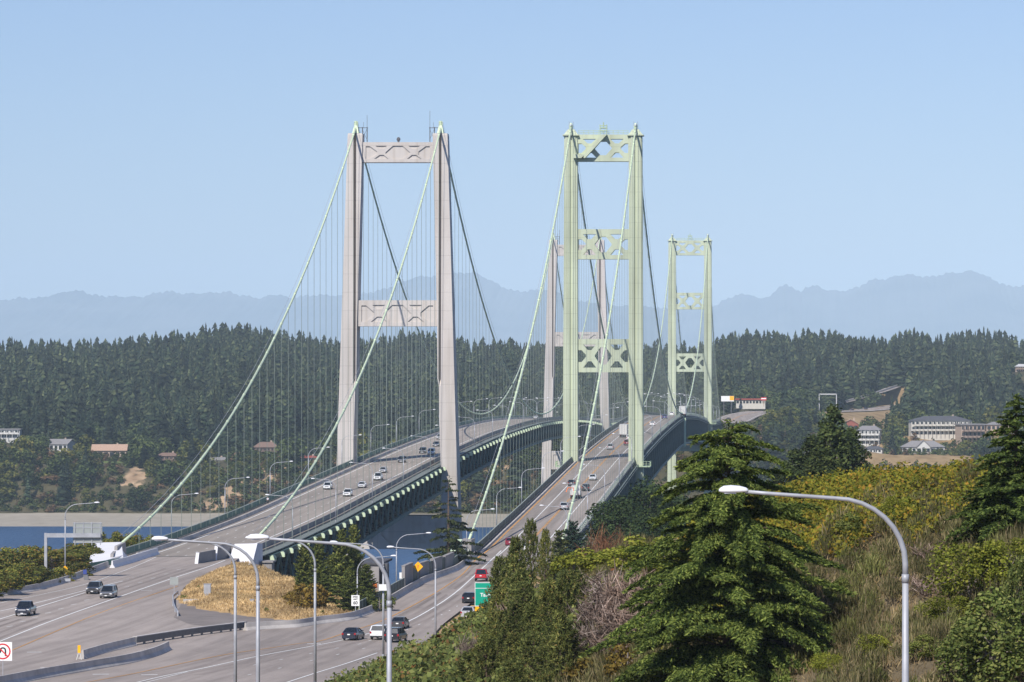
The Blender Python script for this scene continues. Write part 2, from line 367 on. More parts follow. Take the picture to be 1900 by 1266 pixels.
for off in (-4.5, -1.0, 2.5):
    for y in np.arange(A0+3, 1700, 12.2): m.ribbon([(AX+off, y, zA(y)), (AX+off, y+2.6, zA(y+2.6))], .16, .025, 1)
for y in (A0+.6, A0+1.6, 1049, 1061): m.ribbon([(AX-9.3, y, zA(y)), (AX+9.2, y, zA(y))], .45, .02, 2)
m.build('roadway', ['deck_concrete', 'line_white', 'rail_dark'], brA, orgA)
m = MB()
m.sweep([(AX+9.55, y, zA(y)) for y in ysA], [(-.28, 0), (-.16, .3), (-.12, 1.05), (.16, 1.05), (.2, 0)], 0)
m.build('barrier', 'grey_wall', brA, orgA)
m = MB(); m.sweep([(AX-9.4, y, zA(y)) for y in ysA], [(-.2, 0), (-.14, .75), (.08, .75), (.22, .2), (.26, 0)], 0)
m.build('path_barrier', 'barrier_concrete', brA, orgA)
m = MB(); m.sweep([(AX+11.4, y, zA(y)-.35) for y in ysA], [(-.98, -.2), (.98, -.2), (.98, 0), (-.98, 0)], 0)
m.build('utility_walk', 'walk_grey', brA, orgA)
rail_run(brA, orgA, 'path_railing', AX-12.45, list(np.arange(A0+2, A1, 6.1)), zA, ['rail_green', 'rail_light'], 1.4, True, 2)
for s in (-1, 1):
    m = MB(); x = AX+s*12.9
    for a, b in zip(stA[:-1], stA[1:]):
        za, zb = zA(a), zA(b); mid = (a+b)/2; zm = zA(mid)
        m.beam((x, a, za-1.1), (x, b, zb-1.1), .6, .8, 0)
        m.beam((x, a, za-7.4), (x, b, zb-7.4), .8, .9, 1)
        m.beam((x, a+.25, za-1.4), (x, mid-.15, zm-7.0), .38, .38, 2); m.beam((x, b-.25, zb-1.4), (x, mid+.15, zm-7.0), .38, .38, 2)
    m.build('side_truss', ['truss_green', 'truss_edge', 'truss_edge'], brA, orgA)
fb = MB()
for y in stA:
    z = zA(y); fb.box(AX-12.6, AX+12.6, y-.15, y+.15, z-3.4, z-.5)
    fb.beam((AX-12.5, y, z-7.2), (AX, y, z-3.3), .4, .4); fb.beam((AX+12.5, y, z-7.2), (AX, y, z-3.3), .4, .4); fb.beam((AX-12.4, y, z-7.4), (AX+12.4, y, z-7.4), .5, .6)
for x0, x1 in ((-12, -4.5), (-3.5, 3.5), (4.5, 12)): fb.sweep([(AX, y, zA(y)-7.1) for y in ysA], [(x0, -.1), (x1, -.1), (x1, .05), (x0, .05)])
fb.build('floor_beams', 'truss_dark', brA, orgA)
knob = MB(); pl = [(.55*math.cos(a), .55*math.sin(a)) for a in np.linspace(0, math.pi, 9)]+[(-.55, -.5), (.55, -.5)]
knob.prism(pl, -.45, .45); kme = None; rest = MB()
for k, y in enumerate(stA):
    if k < 90:
        if kme is None: o = knob.build('beam_end_plate', 'pale_green', brA); kme = o.data
        else: o = link('beam_end_plate', kme, brA)
        o.location = (13.45, y-Y0, zA(y)-1.15)
    else: rest.prism([(AX+13.45+a, zA(y)-1.15+b) for a, b in pl], y-.45, y+.45)
rest.build('beam_end_plate', 'pale_green', brA, orgA)
for o in [c for c in brA.children if c.name.startswith('beam_end_plate')][-1:]: o['kind'] = 'stuff'
add_cables(brA, orgA, cabA, .26, stA, zA, 'pale_green', 'rope_green', .029, .24)
for y0, y1, x0, x1 in ((Y0-9, Y0+9, -20, 20), (Y1-9, Y1+9, -20, 20)): m = MB(); m.box(AX+x0, AX+x1, y0, y1, -4, 3.2); m.build('tower_pier', 'grey_wall', brA, orgA)
# ======================= the green steel bridge (right) =======================
orgB = (BX, Y0, 0)
brB = thing('suspension_bridge', 'suspension bridge with green steel towers of crossed openings and a deep dark deck truss', 'bridge', orgB)
tw = thing('tower', None, None, (0, 0, 0)); tw.parent = brB
def gleg(z, s):
    o, i = 11.0+(154-z)*.004, 7.3-(154-z)*.0012; D = 4.2+(154-z)*.012
    p = [(o, -D/2+.35), (o-.3, -D/2+.35), (o-.3, -D/2), (9.95, -D/2), (9.9, -D/2+.12), (9.45, -D/2+.12), (9.42, -D/2+.75), (8.86, -D/2+.75), (8.84, -D/2+.12), (8.45, -D/2+.12), (8.4, -D/2), (i+.55, -D/2), (i+.5, -D/2+.25), (i, -D/2+.25), (i, D/2), (o, D/2)]
    return [(BX+s*x, Y0+y, z) for x, y in p]
for s in (-1, 1):
    m = MB(); m.loft([gleg(z, s) for z in (8, 60, 110, 153.6)])
    cx = BX+s*9.14; m.box(cx-2.3, cx+2.3, Y0-2.6, Y0+2.6, 153.65, 153.95)
    m.hexa([(cx-2.0, Y0-1.5, 154), (cx+2.0, Y0-1.5, 154), (cx+2.0, Y0+1.5, 154), (cx-2.0, Y0+1.5, 154)], [(cx-.9, Y0-1, 155.5), (cx+.9, Y0-1, 155.5), (cx+.9, Y0+1, 155.5), (cx-.9, Y0+1, 155.5)])
    m.build('leg', 'green_tower', tw, orgB)
    m = MB(); m.tube([(cx, Y0-1.2, 155.4), (cx, Y0-1.2, 156.9), (cx, Y0-1.2, 157.3)], [.42, .42, .2], 10)
    m.box(cx-.5, cx+.5, Y0-1.1, Y0+1, 155.4, 156.8); m.build('cable_saddle', 'pale_green', tw, orgB)
    m = MB(); m.tube([(cx, Y0-1.65, 156.5), (cx, Y0-1.75, 156.9)], .28, 8); m.build('marker_lamp', 'lamp_white', tw, orgB)
    m = MB(); q = BX+s*11.2                # balcony round the leg at deck level
    m.box(min(q-s*4.6, q+s*2.2), max(q-s*4.6, q+s*2.2), Y0-4.2, Y0+4.2, 59.9, 60.2)
    for a in np.arange(-4.2, 4.3, 1.4): m.beam((q+s*2.15, Y0+a, 60.2), (q+s*2.15, Y0+a, 61.5), .1, .1)
    for a in np.arange(0, 2.3, 1.1): m.beam((q+s*a, Y0-4.15, 60.2), (q+s*a, Y0-4.15, 61.5), .1, .1)
    for z in (60.8, 61.5): m.beam((q+s*2.15, Y0-4.2, z), (q+s*2.15, Y0+4.2, z), .1, .1); m.beam((q-s*.1, Y0-4.15, z), (q+s*2.2, Y0-4.15, z), .1, .1)
    m.build('balcony', 'green_paint', tw, orgB)
for z0, z1 in ((146.4, 154.0), (118.7, 127.2), (86.7, 96.1), (46.0, 49.0)):
    zm = (z0+z1)/2; x0, x1 = BX-7.28+.0012*(154-zm), BX+7.28-.0012*(154-zm); m = MB()
    for y0, y1 in ((Y0-1.55, Y0-.75), (Y0+.75, Y0+1.55)):
        m.plate([(x0, z0), (x1, z0), (x1, z1), (x0, z1)], strut_holes(x0, x1, z0, z1, PAT_GREEN) if z1 > 60 else [], y0, y1)
    for z in (z0+.02, z1-.32): m.box(x0+.1, x1-.1, Y0-.74, Y0+.74, z, z+.3)
    m.build('cross_strut', 'green_tower', tw, orgB)
m = MB()
for y in (Y0-1.5, Y0+1.5):
    for z in (154.6, 155.2): m.beam((BX-7, y, z), (BX+7, y, z), .07, .07)
    for x in np.arange(-7, 7.1, 1.4): m.beam((BX+x, y, 154), (BX+x, y, 155.2), .06, .06)
m.build('top_railing', 'green_paint', tw, orgB)
m = MB()                                   # signal cage on the top strut
for x in (-.95, .95):
    for y in (-.9, .9): m.beam((BX+x, Y0+y, 154), (BX+x, Y0+y, 156.9), .12, .12)
for z in (155.1, 155.9, 156.6):
    for y in (-.9, .9): m.beam((BX-1.1, Y0+y, z), (BX+1.1, Y0+y, z), .1, .14)
    for x in (-.95, .95): m.beam((BX+x, Y0-.9, z), (BX+x, Y0+.9, z), .1, .14)
m.box(BX-1, BX+1, Y0-.95, Y0+.95, 155.95, 156.1); m.beam((BX-.9, Y0-.9, 154.1), (BX+.9, Y0-.9, 155.8), .09, .09); m.beam((BX+.9, Y0-.9, 154.1), (BX-.9, Y0-.9, 155.8), .09, .09)
m.tube([(BX, Y0, 156.1), (BX, Y0, 157.6)], .16, 6); m.build('signal_cage', 'green_paint', tw, orgB)
far = dup(tw, loc=(0, Y1-Y0, 0), parent=brB)
m = MB(); sx = BX-7.0                      # enclosed stair across the near tower's top strut
m.box(sx-1.3, sx+1.6, Y0-4.0, Y0-1.62, 147.2, 148.25)
m.hexa([(sx+1.0, Y0-4, 147.2), (sx+2.0, Y0-4, 147.2), (sx+2.0, Y0-1.62, 147.2), (sx+1.0, Y0-1.62, 147.2)],
       [(sx+6.6, Y0-4, 153.9), (sx+8.2, Y0-4, 153.9), (sx+8.2, Y0-1.62, 153.9), (sx+6.6, Y0-1.62, 153.9)])
m.build('stair', 'green_tower', tw, orgB)
B0, B1 = 720.0, 2243.0
stB = stations(B0+3, B1, 9.14)
cabB = [Cable(BX+s*9.14, 727, 54.2, 156.7, 70.4, 2243, 55, 11.0, 12.0) for s in (-1, 1)]
ysB = list(np.arange(B0, B1+1, 9.14))
m = MB(); m.sweep([(BX, y, zB(y)) for y in ysB], [(-8.9, -.5), (8.9, -.5), (8.9, -.02), (7.5, 0), (-7.5, 0), (-8.9, -.02)], 0)
fine = list(np.arange(B0, B1, 5.0))
for off, mm, w in ((-6.9, 2, .30), (-3.6, 1, .22), (-.12, 2, .16), (.18, 2, .16), (3.5, 1, .22)): m.ribbon([(BX+off, y, zB(y)) for y in fine], w, .025, mm)
for y in (B0+.8, 1050, 1060): m.ribbon([(BX-7.3, y, zB(y)), (BX+7.3, y, zB(y))], .4, .02, 3)
m.build('roadway', ['deck_grey', 'line_white', 'line_yellow', 'rail_dark'], brB, orgB)
for s in (-1, 1):
    m = MB(); m.sweep([(BX+s*7.65, y, zB(y)) for y in ysB], [(-.22, 0), (-.18, .35), (.18, .35), (.22, 0)]); m.build('curb', 'barrier_concrete', brB, orgB)
rail_run(brB, orgB, 'railing', BX-8.85, list(np.arange(B0+2, B1, 5.0)), zB, ['rail_dark', 'rail_light'], 1.5, True, 3)
rail_run(brB, orgB, 'railing', BX+8.8, list(np.arange(B0+2, B1, 5.0)), zB, ['rail_dark', 'rail_light'], 1.3, False, 1, two=True)
for s in (-1, 1):
    m = MB(); x = BX+s*9.14
    for k, (a, b) in enumerate(zip(ysB[:-1], ysB[1:])):
        za, zb = zB(a), zB(b); mid = (a+b)/2; zm = zB(mid)
        m.beam((x, a, za-1.15), (x, b, zb-1.15), .55, 1.0, 0); m.beam((x, a, za-11.4), (x, b, zb-11.4), .7, .8, 1)
        m.beam((x, a, za-1.5), (x, a, za-11.2), .42, .42, 1); m.beam((x+s*.02, mid, zm-1.5), (x+s*.02, mid, zm-11.2), .26, .26, 0)
        p, q = ((a, za-1.6), (b, zb-11.1)) if k % 2 else ((a, za-11.1), (b, zb-1.6))
        m.beam((x-s*.02, *p), (x-s*.02, *q), .36, .36, 0)
        m.beam((x+s*.75, a, za-.75), (x+s*.75, b, zb-.75), .22, .22, 2); m.beam((x+s*.75, a, za-1.55), (x+s*.75, b, zb-1.55), .16, .16, 2)
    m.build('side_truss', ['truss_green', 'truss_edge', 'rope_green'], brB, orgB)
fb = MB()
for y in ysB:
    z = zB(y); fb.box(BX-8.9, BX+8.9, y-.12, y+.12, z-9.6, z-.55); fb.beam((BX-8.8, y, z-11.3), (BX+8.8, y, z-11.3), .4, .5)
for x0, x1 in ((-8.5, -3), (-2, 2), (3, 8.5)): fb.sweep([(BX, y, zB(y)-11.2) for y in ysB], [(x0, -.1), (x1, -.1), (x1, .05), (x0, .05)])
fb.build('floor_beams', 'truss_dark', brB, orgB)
m = MB(); ym = (Y0+Y1)/2; zz = zB(ym)
for s in (1,): m.box(BX+s*9.95, BX+s*10.6, ym-1.4, ym+1.4, zz-12, zz-.6); m.box(BX+9.5, BX+10, ym-.6, ym+.6, zz-.6, zz+1.2)
m.build('centre_tie', 'pale_green', brB, orgB)
add_cables(brB, orgB, cabB, .24, stB, zB, 'pale_green', 'rope_green', .028, .14)
for yy in (Y0, Y1): m = MB(); m.box(BX-17, BX+17, yy-9, yy+9, -4, 8); m.build('tower_pier', 'grey_wall', brB, orgB)
# ======================= near ground and the motorway =======================
def dens(px, n=6):
    out = []
    for (a, b), (c, d) in zip(px[:-1], px[1:]): out += [(a+(c-a)*k/n, b+(d-b)*k/n) for k in range(n)]
    return out+[px[-1]]
def smooth_px(px, n=8):
    a = np.array(px, float); t = np.concatenate([[0], np.cumsum(np.hypot(*np.diff(a, axis=0).T))]); q = np.linspace(0, t[-1], n*len(a))
    return list(zip(Curve(zip(t, a[:, 0]))(q), Curve(zip(t, a[:, 1]))(q)))
def GL(px, zf=zB, n=8): return [G(x, y, zf) for x, y in smooth_px(px, n)]
MOUND = [G(x, y, zA)[:2] for x, y in [(325, 1116), (332, 1104), (350, 1083), (380, 1068), (405, 1058), (425, 1052)]]+[(-103.2, 676), (-103.2, 702), (-63.5, 712)]+\
        [G(x, y, zB)[:2] for x, y in [(872, 1040), (846, 1058), (760, 1095), (700, 1126), (645, 1149), (590, 1156), (550, 1154), (450, 1143), (370, 1131), (335, 1121)]]
MOUND = np.array(MOUND)
def in_poly(x, y, poly):
    c = np.zeros(np.shape(x), bool); n = len(poly)
    for i in range(n):
        (x0, y0), (x1, y1) = poly[i], poly[(i+1) % n]
        c ^= ((y0 > y) != (y1 > y)) & (x < (x1-x0)*(y-y0)/((y1-y0) or 1e-9)+x0)
    return c
def edge_dist(x, y, poly):
    d = np.full(np.shape(x), 1e9); n = len(poly)
    for i in range(n):
        (x0, y0), (x1, y1) = poly[i], poly[(i+1) % n]; L = (x1-x0)**2+(y1-y0)**2
        t = np.clip(((x-x0)*(x1-x0)+(y-y0)*(y1-y0))/L, 0, 1); d = np.minimum(d, np.hypot(x-x0-t*(x1-x0), y-y0-t*(y1-y0)))
    return d
CREST = Curve([(-100, 70), (0, 70), (60, 75), (100, 78.6), (140, 80), (175, 81.3), (205, 79.6), (230, 77.2), (260, 75), (300, 71.5), (350, 67.5), (400, 63.5), (450, 59.5), (500, 55.5), (600, 47), (700, 35), (800, 10), (880, -3), (1000, -4)])
def wob(x, y): return .5*np.sin(x*.31+1.3*np.sin(y*.11))*np.sin(y*.23+.7)+.3*np.sin(x*.83+y*.57)
def zg(x, y):
    x, y = np.broadcast_arrays(np.asarray(x, float), np.asarray(y, float))
    w = np.clip((x+95)/30, 0, 1); zs = zA(y)*(1-w)+zB(y)*w
    z = zs-.3
    ins = in_poly(x, y, MOUND); e = edge_dist(x, y, MOUND)
    zi = zs+np.minimum(e*.22, 1.0)+.25*wob(x*.8, y*.8)*np.clip(e/4, 0, 1)
    E = np.interp(x, [-104, -98, -90, -84, -76, -68, -62], [672, 655, 628, 604, 578, 560, 556]); zi = zi-np.maximum(y-E, 0)*.62
    z = np.where(ins, zi, z)
    yl = np.where(x < -83, 682, np.where(x < -63.3, 640, 714)); z = np.where(~ins & (y > yl), zs-.3-np.maximum(y-yl, 0)*.75, z)
    s = x-BR(np.clip(y, -80, 720)); t = np.clip(s/34, 0, 1); sm = t*t*(3-2*t)
    zr = zs-.3+(CREST(np.clip(y, -100, 1000))-zs+.3)*sm+np.clip(s/5, 0, 1)*wob(x, y)*.5
    z = np.where(s > 0, zr, z)
    l = AL(np.clip(y, -80, 690))-x-1.2
    z = np.where((l > 0) & (y < 690), zs-.3+np.clip(l, 0, 2)*.12-np.maximum(l-5, 0)*.55+np.clip(l/6, 0, 1)*wob(x, y)*.6, z)
    return np.maximum(z, -4)
def grid_mesh(name, xs, ys, zf, mats, mi=None):
    X, Y = np.meshgrid(xs, ys); Z = zf(X, Y); V = np.stack([X, Y, Z], -1).reshape(-1, 3); nx = len(xs)
    i, j = np.meshgrid(np.arange(len(xs)-1), np.arange(len(ys)-1)); a = (j*nx+i).ravel()
    return npmesh(name, V, np.stack([a, a+1, a+nx+1, a+nx], 1), mats, mi, smooth=True)
solid('near_ground', (.50, .33, .15), .95, .3, .35, var2=.3, scale2=.06, bump=.3)
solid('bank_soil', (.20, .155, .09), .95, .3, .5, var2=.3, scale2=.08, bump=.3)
gx, gy = np.arange(-300, 132, 2.4), np.arange(-70, 900, 3.0); GX, GY = np.meshgrid(gx[:-1], gy[:-1])
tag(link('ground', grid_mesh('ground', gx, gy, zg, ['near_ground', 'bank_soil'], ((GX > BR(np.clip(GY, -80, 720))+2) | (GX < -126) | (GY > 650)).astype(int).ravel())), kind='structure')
rd = MB()
def strip(lf, rf, ys, zf, n, mi=0):
    vs = [(lf(y)+(rf(y)-lf(y))*k/n, y, zf(y)) for y in ys for k in range(n+1)]
    rd.add(vs, [(j*(n+1)+k, j*(n+1)+k+1, (j+1)*(n+1)+k+1, (j+1)*(n+1)+k) for j in range(len(ys)-1) for k in range(n)], mi)
ARc = Curve([(540, -90), (560, -92.8), (589, -96.5), (629, -98.5), (692, -103.2)]); BLc = Curve([(540, -62.5), (560, -62.2), (600, -61.8), (655, -62.2), (724, -63.6)])
strip(AL, BR, list(np.arange(-60, 555, 6.0))+[556], zB, 10)
strip(AL, ARc, list(np.linspace(556, 691, 24)), zA, 4); strip(BLc, BR, list(np.linspace(556, 721, 28)), zB, 4)
# darker paving in front of the dry mound
a = [G(x, y, zB) for x, y in smooth_px([(338, 1118), (372, 1128), (450, 1141), (545, 1152), (590, 1156)], 5)]; b = [G(x, y, zB) for x, y in smooth_px([(322, 1146), (360, 1160), (450, 1164), (545, 1160), (590, 1158)], 5)]
rd.add([(*p[:2], p[2]+.015) for p in a]+[(*p[:2], p[2]+.015) for p in b], [(k, k+1, len(a)+k+1, len(a)+k) for k in range(len(a)-1)], 3)
def line(px, w, mi, zf=zB, dz=.03): rd.ribbon(GL(px, zf), w, dz, mi)
line([(-80, 1144), (0, 1119.5), (80, 1103), (157, 1085), (215, 1065), (268, 1044), (290, 1034)], .16, 1, zA)
line([(-80, 1152), (0, 1134.5), (80, 1116), (150, 1098), (228, 1078.5)], .22, 1, zA)
line([(-80, 1172), (0, 1149), (80, 1124), (150, 1102.5), (158, 1100)], .25, 1, zA)
line([(-80, 1222), (0, 1190.5), (100, 1151), (221, 1108), (316, 1075), (392, 1050), (418, 1040)], .26, 1, zA)
line([(-80, 1246), (20, 1208), (85, 1180), (185, 1138), (300, 1098), (330, 1088)], .17, 2, zA)
line([(-40, 1297), (60, 1283), (140, 1270), (250, 1250), (330, 1233), (425, 1214), (500, 1203), (560, 1194), (587, 1191), (640, 1175), (702, 1155), (760, 1127), (826, 1089), (858, 1066), (882, 1040), (893, 1031)], .19, 2)
line([(230, 1273), (290, 1258), (375, 1240.8), (479.6, 1218), (560, 1203), (638.7, 1187.6), (695, 1173), (751.4, 1155.8), (809, 1125), (845, 1100), (875.7, 1073), (904.6, 1046), (930, 1022)], .24, 1)
line([(230, 1276), (290, 1262), (348, 1247)], .16, 1)
line([(440, 1300), (534.7, 1266), (590, 1248), (644.5, 1231), (700, 1212)], .22, 1)
D = [[(12, 1164), (36, 1155), (60, 1147), (84, 1138.7), (108, 1131), (132, 1123), (156.5, 1114.5), (231, 1090), (256, 1082), (280, 1074), (304, 1066), (328, 1058)], [(235, 1075), (245, 1072.5), (254, 1070), (263, 1067), (284, 1060), (293, 1057), (302, 1054)]]
for q, L in enumerate(D):
    for x, y in L: p = G(x, y, zA); rd.ribbon([p, (p[0]+.3, p[1]+(2.4 if q == 0 else .5), zA(p[1]+2.4))], .17 if q == 0 else .25, .03, 1)
for L in ([(470, 1235), (519, 1225), (574, 1213.6), (621, 1204), (664, 1196.5), (684, 1190), (754, 1169), (776, 1160), (802, 1150), (818, 1142), (833, 1134), (847, 1126)], [(460, 1253), (516, 1241), (575, 1227), (624, 1215.5), (672, 1204.5), (720, 1192), (838, 1157), (846, 1151)]):
    pts = [G(x, y) for x, y in L]
    for k, p in enumerate(pts):
        q = pts[min(k+1, len(pts)-1)]; o = pts[max(k-1, 0)]; d = Vector((q[0]-o[0], q[1]-o[1])).normalized()*1.5; rd.ribbon([p, (p[0]+d.x, p[1]+d.y, zB(p[1]+d.y))], .17, .03, 1)
for x, y, zf in ((262, 1096, zA), (50, 1211, zA), (172, 1252, zB), (75, 1240, zA), (864, 1071, zB), (262, 1253, zB), (570, 1195, zB)): p = G(x, y, zf); rd.ribbon([p, (p[0]+1.6, p[1]+.4, zf(p[1]+.4))], .5, .035, 1)
def worn(pa, pb, zf, f0, f1):     # a tyre darkened track between two painted lines
    a, b = GL(pa, zf, 6), GL(pb, zf, 6); n = min(len(a), len(b)); a, b = [np.array(q)[np.linspace(0, len(q)-1, 40).astype(int)] for q in (a, b)]
    lo, hi = a+(b-a)*f0, a+(b-a)*f1; rd.add([(p[0], p[1], zf(p[1])+.012) for p in lo]+[(p[0], p[1], zf(p[1])+.012) for p in hi], [(k, k+1, 41+k, 40+k) for k in range(39)], 4)
L4 = [(-80, 1222), (0, 1190.5), (100, 1151), (221, 1108), (316, 1075), (392, 1050)]; DD = [(-80, 1197), (12, 1164), (84, 1138.7), (156.5, 1114.5), (256, 1082), (328, 1058)]; L3 = [(-80, 1172), (0, 1149), (80, 1124), (150, 1101), (240, 1074), (300, 1054)]
for q0, q1 in ((.16, .34), (.62, .80)): worn(DD, L4, zA, q0, q1); worn(L3, DD, zA, q0, q1)
WT = [(290, 1258), (375, 1240.8), (479.6, 1218), (560, 1203), (638.7, 1187.6), (695, 1173), (751.4, 1155.8), (809, 1125), (845, 1100), (875.7, 1073), (904.6, 1046)]; YL = [(250, 1250), (330, 1233), (425, 1214), (500, 1203), (560, 1194), (640, 1175), (702, 1155), (760, 1127), (826, 1089), (858, 1066), (882, 1040)]
D1 = [(400, 1250), (470, 1235), (519, 1225), (574, 1213.6), (664, 1196.5), (754, 1169), (802, 1150), (847, 1126), (885, 1098), (915, 1068), (940, 1040)]
for q0, q1 in ((.16, .34), (.62, .80)): worn(YL, WT, zB, q0, q1); worn(WT, D1, zB, q0, q1)
tag(rd.build('road', ['asphalt', 'line_white', 'line_yellow', 'asphalt_dark', 'asphalt_worn']), kind='structure')
# ---- barriers ----
JER = [(-.46, 0), (-.44, .08), (-.16, .44), (-.10, 1.0), (.10, 1.0), (.16, .44), (.44, .08), (.46, 0)]
def barrier(px, zf, label, name='concrete_barrier', cat='barrier', prof=JER, mat='barrier_concrete', k=1.0, n=8, group=None):
    pts = GL(px, zf, n); m = MB(); m.sweep(pts, [(a, b*k) for a, b in prof]); o = m.build(name, mat, None, pts[0]); tag(o, label, cat, group); return o
barrier([(-60, 1122), (0, 1107), (60, 1097), (118, 1082), (160, 1067), (200, 1052)], zA, 'long grey concrete barrier at the left road edge, before the dark mesh fence')
barrier([(208, 1054), (240, 1045), (268, 1036), (292, 1029)], zA, 'short pale concrete barrier along the road edge beside the white anchor block at left', mat='white_concrete', k=1.25)
barrier([(455, 1170), (500, 1167), (550, 1164), (590, 1158), (645, 1151), (680, 1140), (720, 1120), (760, 1096), (789, 1080), (820, 1069), (846, 1059), (868, 1043), (884, 1031)], zB, 'grey concrete barrier sweeping round the curve below the cedars and yellow diamond sign')
barrier([(153, 1223), (190, 1212), (248, 1198)], zB, 'short sloping concrete barrier ending beside the yellow marker post')
barrier([(312, 1206), (290, 1216), (240, 1230), (150, 1246), (60, 1262), (-40, 1282)], zB, 'curved concrete barrier in the bottom left corner between the two roadways')
m = MB(); pts = GL([(250, 1197), (300, 1189), (360, 1180), (455, 1168)], zB, 6)
gr = thing('guard_rail', 'dark steel beam barrier on the paved triangle between two concrete barriers', 'guard rail', pts[0])
m.sweep(pts, [(-.28, .25), (-.28, .95), (.28, .95), (.28, .25)]); m.build('beam', 'steel_dark', gr, pts[0])
for p in pts[::2]: m = MB(); m.box(p[0]-.12, p[0]+.12, p[1]-.2, p[1]+.2, p[2], p[2]+.25); m.build('foot', 'galvanized', gr, pts[0])
m = MB(); m.sweep([(p[0], p[1], p[2]+.95) for p in pts], [(-.3, 0), (-.3, .08), (.3, .08), (.3, 0)]); m.build('top_plate', 'barrier_concrete', gr, pts[0])
# ---- anchor blocks of the left bridge, walls and the old building ----
def hexat(name, b, t, mat, label, cat, org=None):
    m = MB(); m.hexa(b, t); o = m.build(name, mat, None, org or b[0]); tag(o, label, cat); return o
aL = thing('anchor_block', 'white sloping concrete anchor block left of the road, with a green panel at its foot', 'anchor block', (-125, 680, 52))
m = MB(); m.hexa([(-125.6, 652, 50), (-119.6, 661, 50), (-123.6, 693, 50), (-131, 693, 50)], [(-124.6, 653, 52.8), (-121.0, 668, 54.0), (-125.0, 688.5, 55.4), (-129.8, 688, 55.3)]); m.build('block', 'white_concrete', aL, (-125, 680, 52))
m = MB(); m.hexa([(-124.0, 650.6, 52.4), (-119.4, 663.6, 52.6), (-119.5, 663.9, 52.6), (-124.1, 650.9, 52.4)], [(-124.0, 650.6, 53.4), (-119.4, 663.6, 53.9), (-119.5, 663.9, 53.9), (-124.1, 650.9, 53.4)]); m.build('panel', 'rail_green', aL, (-125, 680, 52))
for k, (x0, y0, h0, x1, y1, h1, t) in enumerate(((-122.0, 664, 1.6, -123.2, 674, 1.75, .5), (-123.2, 674.4, 2.6, -124.1, 689, 2.7, .5))):
    m = MB(); z = zA(y0); m.hexa([(x0-t, y0-.4, z-.5), (x0, y0-.6, z-.5), (x1, y1, z-.5), (x1-t, y1, z-.5)], [(x0-t-.3, y0+1.5, z+h0), (x0-.2, y0+1.2, z+h0), (x1-.2, y1, z+h1), (x1-t-.2, y1, z+h1)])
    tag(m.build('wing_wall', 'grey_wall', None, (x0, y0, z)), ('low grey wing wall panel just right of the white anchor block at left', 'taller grey wing wall between the left anchor block and the green railing')[k], 'wall')
aR = thing('anchor_block', 'white concrete anchor block standing in dry grass right of the left roadway', 'anchor block', (-102, 688, 50))
m = MB(); m.add([(-104.7, 680, 48), (-100.2, 678.6, 48), (-99.3, 692, 46), (-104.4, 692, 46), (-104.6, 680.6, 51.2), (-101.6, 679, 50.4), (-99.9, 682.6, 51.8), (-104.2, 689.6, 55.0), (-100.0, 689.6, 55.1), (-99.4, 692, 55.0), (-104.2, 692, 54.9)],
      [(0, 1, 5, 4), (1, 6, 5), (4, 5, 6, 8, 7), (7, 8, 9, 10), (1, 2, 9, 8, 6), (2, 3, 10, 9), (3, 0, 4, 7, 10), (0, 3, 2, 1)]); m.build('block', 'white_concrete', aR, (-102, 688, 50))
m = MB(); m.box(-99.3, -97.4, 690, 693.5, 45, 51.5); m.box(-99.4, -97.1, 689.7, 693.7, 51.5, 51.8); m.build('pilaster', 'grey_wall', aR, (-102, 688, 50))
for k, (x0, y0, x1, y1, h) in enumerate(((-107.2, 664, -105.9, 676, 1.9), (-105.9, 677, -104.9, 688, 2.6))):
    z = zA(y0); m = MB(); m.hexa([(x0-.2, y0-.6, z-.7), (x0+.3, y0-.6, z-.7), (x1+.3, y1, z-.7), (x1-.2, y1, z-.7)], [(x0, y0+.6, z+h), (x0+.4, y0+.6, z+h), (x1+.3, y1, z+h), (x1-.1, y1, z+h)], 0)
    m.hexa([(x0-.25, y0-.9, z-.7), (x0+.35, y0-.9, z-.7), (x0+.35, y0-.62, z-.7), (x0-.25, y0-.62, z-.7)], [(x0-.05, y0+.1, z+h), (x0+.5, y0+.1, z+h), (x0+.5, y0+.5, z+h+.02), (x0-.05, y0+.5, z+h+.02)], 1)
    tag(m.build('wing_wall', ['grey_wall', 'white_concrete'], None, (x0, y0, z)), ('grey wing wall with a white end rising from the dry grass mound', 'grey wing wall tucked against the right white anchor block')[k], 'wall')
bd = thing('anchorage_building', 'old grey concrete building beside the cedars, with the blue water behind it', 'building', (-69, 605, 48))
m = MB(); m.box(-74, -67.2, 598, 612, 40, 55.9); m.build('wall', 'grey_wall', bd, (-69, 605, 48))
m = MB(); m.box(-74.2, -66.6, 597.7, 612.3, 55.9, 56.25); m.build('roof', 'roof_dark', bd, (-69, 605, 48))
m = MB(); m.box(-66.9, -66.0, 599.5, 602, 40, 56); m.build('pilaster', 'steel_dark', bd, (-69, 605, 48))
m = MB(); m.box(-70.4, -68.4, 597.9, 598.02, 52.0, 52.5); m.box(-70.6, -68.0, 597.6, 598, 50.4, 51.8); m.build('window', 'grey_wall', bd, (-69, 605, 48))
def wallseg(px0, px1, h, label, t=.5, mat='grey_wall', name='parapet_wall', cat='wall', off=.9):
    p, q = G(*px0, zB), G(*px1, zB); d = Vector((q[0]-p[0], q[1]-p[1], 0)).normalized(); n = Vector((-d.y, d.x, 0))
    m = MB(); a, b = Vector(p)+n*(off+t/2), Vector(q)+n*(off+t/2); m.beam(a+Vector((0, 0, h/2)), b+Vector((0, 0, h/2)), t, h)
    m.beam(a+Vector((0, 0, h+.06)), b+Vector((0, 0, h+.06)), t+.12, .12); return tag(m.build(name, mat, None, p), label, cat)
